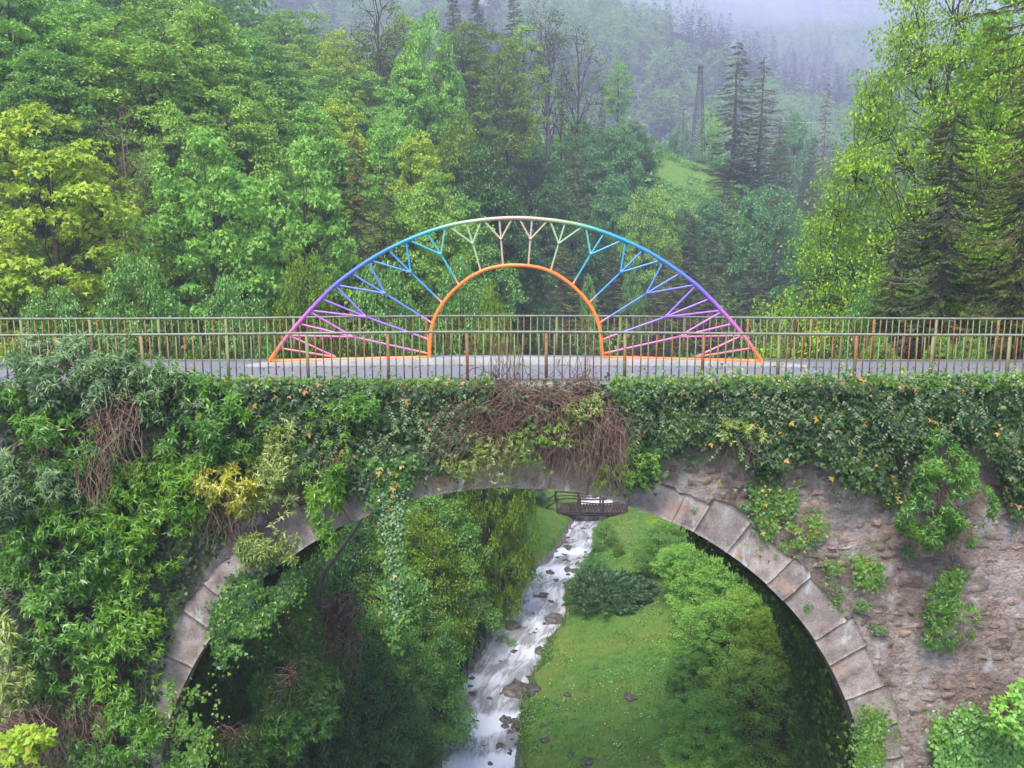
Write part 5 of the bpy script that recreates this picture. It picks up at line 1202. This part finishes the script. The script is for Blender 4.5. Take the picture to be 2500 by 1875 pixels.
twigs(270, 1090, 90, 90, 75, 'dead brown twigs in the hollow of the left bushes', 76, (290, 985), pr=(.9, 1.5))
twigs(230, 1190, 55, 70, 50, 'drooping brown twig bundle below the left hollow', 77, (240, 1100), pr=(.9, 1.4))
twigs(130, 1780, 160, 90, 260, 'tangle of dark dead twigs at the bottom left', 78, (150, 1660), pr=(.3, .9))
twigs(1810, 1105, 50, 40, 60, 'dry roots hanging below the fern-like plant', 79, (1800, 1068), pr=(.3, .6), r0=.006)
twigs(2330, 1330, 90, 50, 80, 'dry brown stems under the large wall bush', 80, (2310, 1250), pr=(.3, .7), r0=.007)
twigs(560, 1290, 90, 60, 60, 'thin brown stems under the yellow bush', 81, (560, 1200), pr=(.3, .8), r0=.008)
twigs(800, 1620, 90, 120, 60, 'dead branches in the dark under the left of the arch', 82, (830, 1480), Y=20.5, pr=(-1, 1), r0=.03)

# trees and shrubs seen through the arch -------------------------------
def shrub(kind, px, top, Y, wpx, mat, label, sq=None, name='shrub', cat='shrub', group='shrubs seen through the arch', dy=0):
    return tree(kind, px, top, Y, wpx, mat, label, name, cat, group, sq=sq)
shrub('arching', 1060, 1195, 34, 350, 'mid', 'leafy tree overhanging the left bank in the arch opening')
shrub('arching2', 1000, 1240, 30, 360, 'olive', 'bushy light green tree left in the arch opening')
shrub('arching', 985, 1390, 27, 350, 'mid', 'wide drooping bush over the stream at the left bank')
shrub('arching2', 915, 1480, 25, 320, 'mid', 'green bush low in the arch opening left of the stream')
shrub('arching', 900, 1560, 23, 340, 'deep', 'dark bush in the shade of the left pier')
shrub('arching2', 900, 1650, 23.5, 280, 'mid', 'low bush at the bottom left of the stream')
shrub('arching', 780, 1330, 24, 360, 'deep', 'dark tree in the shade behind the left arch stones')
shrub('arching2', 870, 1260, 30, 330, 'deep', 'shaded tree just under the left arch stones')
shrub('arching2', 1765, 1290, 32, 270, 'fresh', 'upper right leafy bush above the lawn')
shrub('arching', 1825, 1350, 30, 340, 'fresh', 'wide leafy bush on the right above the lawn')
shrub('arching2', 1755, 1470, 27, 290, 'fresh', 'bright bush at the right edge of the lawn')
shrub('arching', 1840, 1590, 24.5, 340, 'ash', 'green bush beneath the right pier ivy')
shrub('arching2', 1800, 1440, 28, 260, 'ash', 'soft light green bush in the middle of the right thicket')
shrub('arching2', 1690, 1590, 26, 180, 'mid', 'leafy bush spreading onto the lawn from the right thicket')
shrub('thin', 1660, 1330, 34, 150, 'fresh', 'slender young tree standing at the lawn edge on the right', name='slender_tree', cat='tree')
shrub('arching2', 1730, 1690, 23.5, 240, 'fresh', 'low bush at the bottom right of the lawn')
shrub('arching2', 1900, 1500, 26, 360, 'olive', 'olive bush in front of the right pier')
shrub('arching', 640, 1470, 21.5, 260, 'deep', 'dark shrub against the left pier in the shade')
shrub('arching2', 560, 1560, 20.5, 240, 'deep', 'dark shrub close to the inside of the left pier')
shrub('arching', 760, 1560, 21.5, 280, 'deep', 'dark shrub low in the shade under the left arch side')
# plants by the water
def march(px, py):
    d = ray(px, py); t = 22.0
    while t < 90 and CZ + d[2] * t > float(Hh(d[0] * t, d[1] * t)): t += .08
    return np.array([d[0] * t, d[1] * t, float(Hh(d[0] * t, d[1] * t))]), t
def bank(kind, px, pyb, pyt, wpx, mat, label, cat='shrub'):
    b, t = march(px, pyb); H0, R0, (tm, cm) = protos[kind]; e = empty('shrub', tuple(b), label, cat, None, random.random() * 6)
    e.scale = (wpx / 2 / F * t / R0, wpx / 2 / F * t / R0, (pyb - pyt) / F * t * 1.05 / H0); link('trunk', tm, None, e); mesh_obj(cm, 'crown', e, L[mat])
bank('bush', 1478, 1338, 1275, 66, 'mid', 'bushy shrub on the bank just below the footbridge')
bank('bush2', 1448, 1440, 1352, 92, 'blue', 'round leafy bush on the bank above the juniper')
bank('bush', 1432, 1458, 1412, 62, 'mid', 'low leafy bush between the round bush and the juniper')
bank('bush2', 1510, 1358, 1325, 30, 'olive', 'brownish twiggy bush on the bank by the upper lawn')
bank('bush', 1402, 1470, 1432, 50, 'grass', 'grassy clump at the right water edge above the juniper')
bank('bush2', 1296, 1218, 1172, 100, 'juniper', 'dark evergreen shrub on the left bank behind the footbridge')
bank('arching2', 1620, 1400, 1275, 150, 'mid', 'small leafy tree on the upper right lawn edge')
bank('arching', 1175, 1340, 1190, 190, 'mid', 'light shrub low on the left bank near the arch crown')
bank('bush2', 1245, 1420, 1370, 70, 'olive', 'small leafy shrub on the left bank edge above the bend')
def juniper():
    r = np.random.default_rng(90); c0 = np.array([1498, 1475.]); d = ray(*c0); t = 25.0
    while t < 80 and CZ + d[2] * t > float(Hh(d[0] * t, d[1] * t)): t += .1
    b = np.array([d[0] * t, d[1] * t, float(Hh(d[0] * t, d[1] * t))]); e = empty('juniper', tuple(b), 'spreading dark blue-green juniper on the lawn by the stream', 'shrub')
    n = 420; a = r.random(n) * 6.283; q = r.random(n) ** .5; c = np.stack([np.cos(a) * q * 2.0, np.sin(a) * q * 1.7, .15 + .85 * np.sqrt(1 - q ** 2 * .95) * r.uniform(.75, 1, n)], -1)
    idx = np.repeat(np.arange(n), 46); m = len(idx); s = r.random(m)[:, None]; dirn = nrm(np.stack([np.cos(a) * .6 + .5, np.sin(a) * .4 - .2, .35 + 0 * a], -1) + r.normal(size=(n, 3)) * .25)[idx]
    p = c[idx] + dirn * s * .55 + r.normal(size=(m, 3)) * .05 * (1 - s); D = dirn + r.normal(size=(m, 3)) * .45; V, Q = leaves(p, D, np.array([0, 0, 1]) + r.normal(size=(m, 3)) * .4, .16 * r.uniform(.6, 1.3, m), 'lance')
    link('foliage', mesh_q('foliage', V, Q, L['juniper']), None, e); st = MB()
    for k in range(40): st.tube(crv((0, 0, 0), c[k], 5, .1, .03, r), np.linspace(.03, .008, 5), 4)
    st.build('stems', M['bark'], e)
juniper()
def clipped(px, py, wpx, label):
    d = ray(px, py); t = 25.0
    while t < 80 and CZ + d[2] * t > float(Hh(d[0] * t, d[1] * t)): t += .1
    b = (d[0] * t, d[1] * t, float(Hh(d[0] * t, d[1] * t))); e = empty('clipped_shrub', b, label, 'shrub'); s = wpx / 2 / F * t; r = np.random.default_rng(95)
    V, Q = dome(np.array([[0, 0, s * 1.3]]) + r.normal(size=(10, 3)) * s * .3 * np.array([1, 1, .2]), s * .75, 160, r, .5, .07, 'leaf'); link('foliage', mesh_q('foliage', V, Q, L['lime']), None, e)
    m = MB(); m.tube([(0, 0, -.1), (.03, 0, s * .6), (0, 0, s * 1.2)], [.12, .09, .07], 6); m.build('trunk', M['bark'], e)
clipped(1604, 1300, 34, 'small yellow-green clipped shrub on a stub trunk on the lawn')
for px, wp, lab in ((2150, 90, 'bright young maple shoot behind the far railing right of the arch'), (2300, 70, 'small bright sapling behind the far railing'), (2370, 90, 'bright sapling right of the small one behind the far railing')):
    tree('bush', px, 815, 20.4, wp, 'fresh', lab, 'sapling', 'sapling', None, sq=1.3)
# broken trunk in the shade under the arch
m = MB(); p = np.stack([P(770, 1610, 22.5), P(775, 1480, 22.3), P(790, 1400, 22.2), P(870, 1290, 21.8), P(905, 1230, 21.5)]); m.tube(p, [.11, .1, .07, .045, .03], 7); tag(m.build('dead_trunk', M['barkgrey']), 'bare grey curved trunk in the shade under the arch', 'trunk')

# ------------------------------------------------------------------ air
hz = MB(); hz.box((0, 280, 90), (900, 360, 114))
hzm, nt, out = newmat('haze_air'); vol = N(nt, 'ShaderNodeVolumePrincipled'); vol.inputs['Color'].default_value = (.80, .78, .99, 1); vol.inputs['Density'].default_value = .0011; vol.inputs['Anisotropy'].default_value = .1
nt.links.new(vol.outputs[0], out.inputs['Volume'])
tag(hz.build('haze', hzm), 'thin damp mist filling the valley', kind='stuff')

def mist(c, r3, seed, dens):
    bm = bmesh.new(); bmesh.ops.create_icosphere(bm, subdivisions=4, radius=1.0)
    for v in bm.verts:
        p = v.co.copy(); n = mnoise.noise(p * 1.3 + Vector((seed, 0, 0))) * .5 + mnoise.noise(p * 3 + Vector((0, seed, 0))) * .22; v.co = p * (1 + n)
    me = bpy.data.meshes.new('mist_bank'); bm.to_mesh(me); bm.free(); m_, nt, out = newmat('mist_air'); vol = N(nt, 'ShaderNodeVolumePrincipled'); vol.inputs['Color'].default_value = (.80, .78, .97, 1); vol.inputs['Density'].default_value = dens
    nt.links.new(vol.outputs[0], out.inputs['Volume']); me.materials.append(m_); o = bpy.data.objects.new('mist_bank', me); C.objects.link(o); o.location = c; o.scale = r3; return o
tag(mist((165, 372, 112), (105, 24, 15), 3, .008), 'pale drifting mist bank lying along the mountain side', kind='stuff')
tag(mist((75, 352, 100), (60, 14, 12), 5, .009), 'thin mist wisp above the forested hill crest', kind='stuff')
tag(mist((20, 400, 70), (520, 215, 120), 9, .0005), 'pale mist filling the upper valley beyond the pylon', kind='stuff')

def sprigs(n, x0, x1, y0, y1, label, mat, seed, ln=(.3, .8)):
    r = np.random.default_rng(seed); ch = []; st = MB()
    for k in range(n):
        a = P(r.uniform(x0, x1), r.uniform(y0, y1), YF - r.uniform(.3, .55)); d = np.array([r.normal() * .5, -.1, -1 + r.random() * .6]); d /= np.linalg.norm(d); Lk = r.uniform(*ln); c = crv(a, a + d * Lk, 8, .0, .03, r)
        st.tube(c, .004, 3); t = np.linspace(0, 1, int(Lk / .028)); p = np.stack([np.interp(t, np.linspace(0, 1, 8), c[:, i]) for i in range(3)], -1); m = len(p)
        sd_ = np.where(np.arange(m) % 2, 1, -1)[:, None] * np.array([1., 0, .1]); ch.append(leaves(p, sd_ + d * .7 + r.normal(size=(m, 3)) * .2, np.array([0, -1, .4]) + r.normal(size=(m, 3)) * .3, .055 * r.uniform(.6, 1.2, m), 'leaf'))
    e = tag(link('ivy_shoots', foliage_mesh('ivy_shoots', ch, L[mat])), label, kind='stuff'); st.build('stems', M['twig'], e)
sprigs(70, 1520, 2500, 925, 1060, 'pale young shoots trailing over the right ivy blanket', 'bud2', 501)
sprigs(40, 560, 1180, 925, 1080, 'pale young shoots trailing over the left ivy blanket', 'bud2', 502)
sprigs(26, 1600, 2500, 880, 925, 'yellow-green shoots climbing the right railing posts', 'yelgreen', 503, (.12, .3))
# fallen leaves on the road
r = np.random.default_rng(77); n = 1500; p = np.stack([r.uniform(-14, 14, n), np.where(r.random(n) < .6, 15.6 + r.exponential(.25, n), 18.0 - r.exponential(.15, n)), np.full(n, .012)], -1); p = p[(p[:, 1] < 18) & (p[:, 1] > 15.5)]; p[:, 2] += deck_z(p[:, 0]); m = len(p)
V, Q = leaves(p, np.concatenate([r.normal(size=(m, 2)), np.full((m, 1), .05)], 1), np.array([0, 0, 1]) + r.normal(size=(m, 3)) * .25, r.uniform(.03, .075, m), 'leaf'); tag(link('leaf_litter', mesh_q('leaf_litter', V, Q, L['dead'])), 'fallen leaves and debris along the road edges', kind='stuff')
bush(1180, 1120, 110, 70, 230, 'yellow-green sprays hanging over the arch ring left of the crown', 'yelgreen', (.3, .8), .09, 601)
bush(1330, 1090, 120, 70, 200, 'thin green sprays among the crown twigs', 'bud3', (.4, 1.0), .07, 602, stem=40)
bush(1560, 1140, 60, 60, 160, 'green sprays hanging right of the crown twigs', 'bud3', (.3, .8), .08, 603)
twigs(1400, 1150, 150, 60, 90, 'fine drooping twigs hanging below the arch crown', 604, (1400, 1040), pr=(.3, .8), r0=.006)
twigs(1130, 1090, 120, 80, 80, 'thin arching bare stems in the ivy left of the crown', 605, (1240, 1000), pr=(.4, .8), r0=.007)
# tall spruce outside the frame whose low boughs reach in at the top right corner
tm, cm = make_spruce('spruce', 88, 30, 2.9, 80, .40, 12, .20, cb=.60, mat='sprucey', exp=.6, dr=.7)
p = P(2790, 20, 17); zb = float(p[2]) - 30 * .585; e = empty('spruce_tree', (float(p[0]), 17, zb), 'dark spruce boughs reaching into the top right corner', 'spruce tree'); link('trunk', tm, None, e); link('crown', cm, None, e)

for k_, (cx, cy, rx, ry, lab) in enumerate([(1690, 1245, 14, 11, 'tiny grey-green tuft growing on a ring stone right of the crown'), (1825, 1238, 20, 16, 'grey-green tuft on the wall left of the ivy patch'),
        (2218, 1350, 20, 22, 'small grey-green tuft on the wall below the large round bush'), (2106, 1478, 24, 18, 'grey-green tuft on the broken masonry beside the ring'),
        (1974, 1484, 15, 13, 'tiny tuft in a joint of the lower right ring'), (2145, 1538, 18, 12, 'tiny tuft between rubble stones right of the ring'), (1890, 1060, 16, 12, 'little bright sprig at the lower rim of the right ivy blanket')]):
    bush(cx, cy, rx, ry, 34, lab, 'bud2', (.03, .14), .075, 700 + k_, name='plant', cat='plant', stem=5, group='small tufts on the wall', patch=.3, sr=.004)
r = np.random.default_rng(12); n = 2600; ky = r.uniform(97, 127, n); kx = ky * r.uniform(.15, .275, n); k = vnoise(kx, ky, 3.5, 2) > .38; kx, ky = kx[k], ky[k]; n = len(kx)
V, Q = dome(np.stack([kx, ky, Hh(kx, ky)], -1), r.uniform(.2, .7, n), 9, r, .6, .3, 'leaf', .8, .1)
tag(link('hill_grass', mesh_q('hill_grass', V, Q, L['mid'])), 'rough grass and herbs on the knoll below the pylon', kind='stuff')
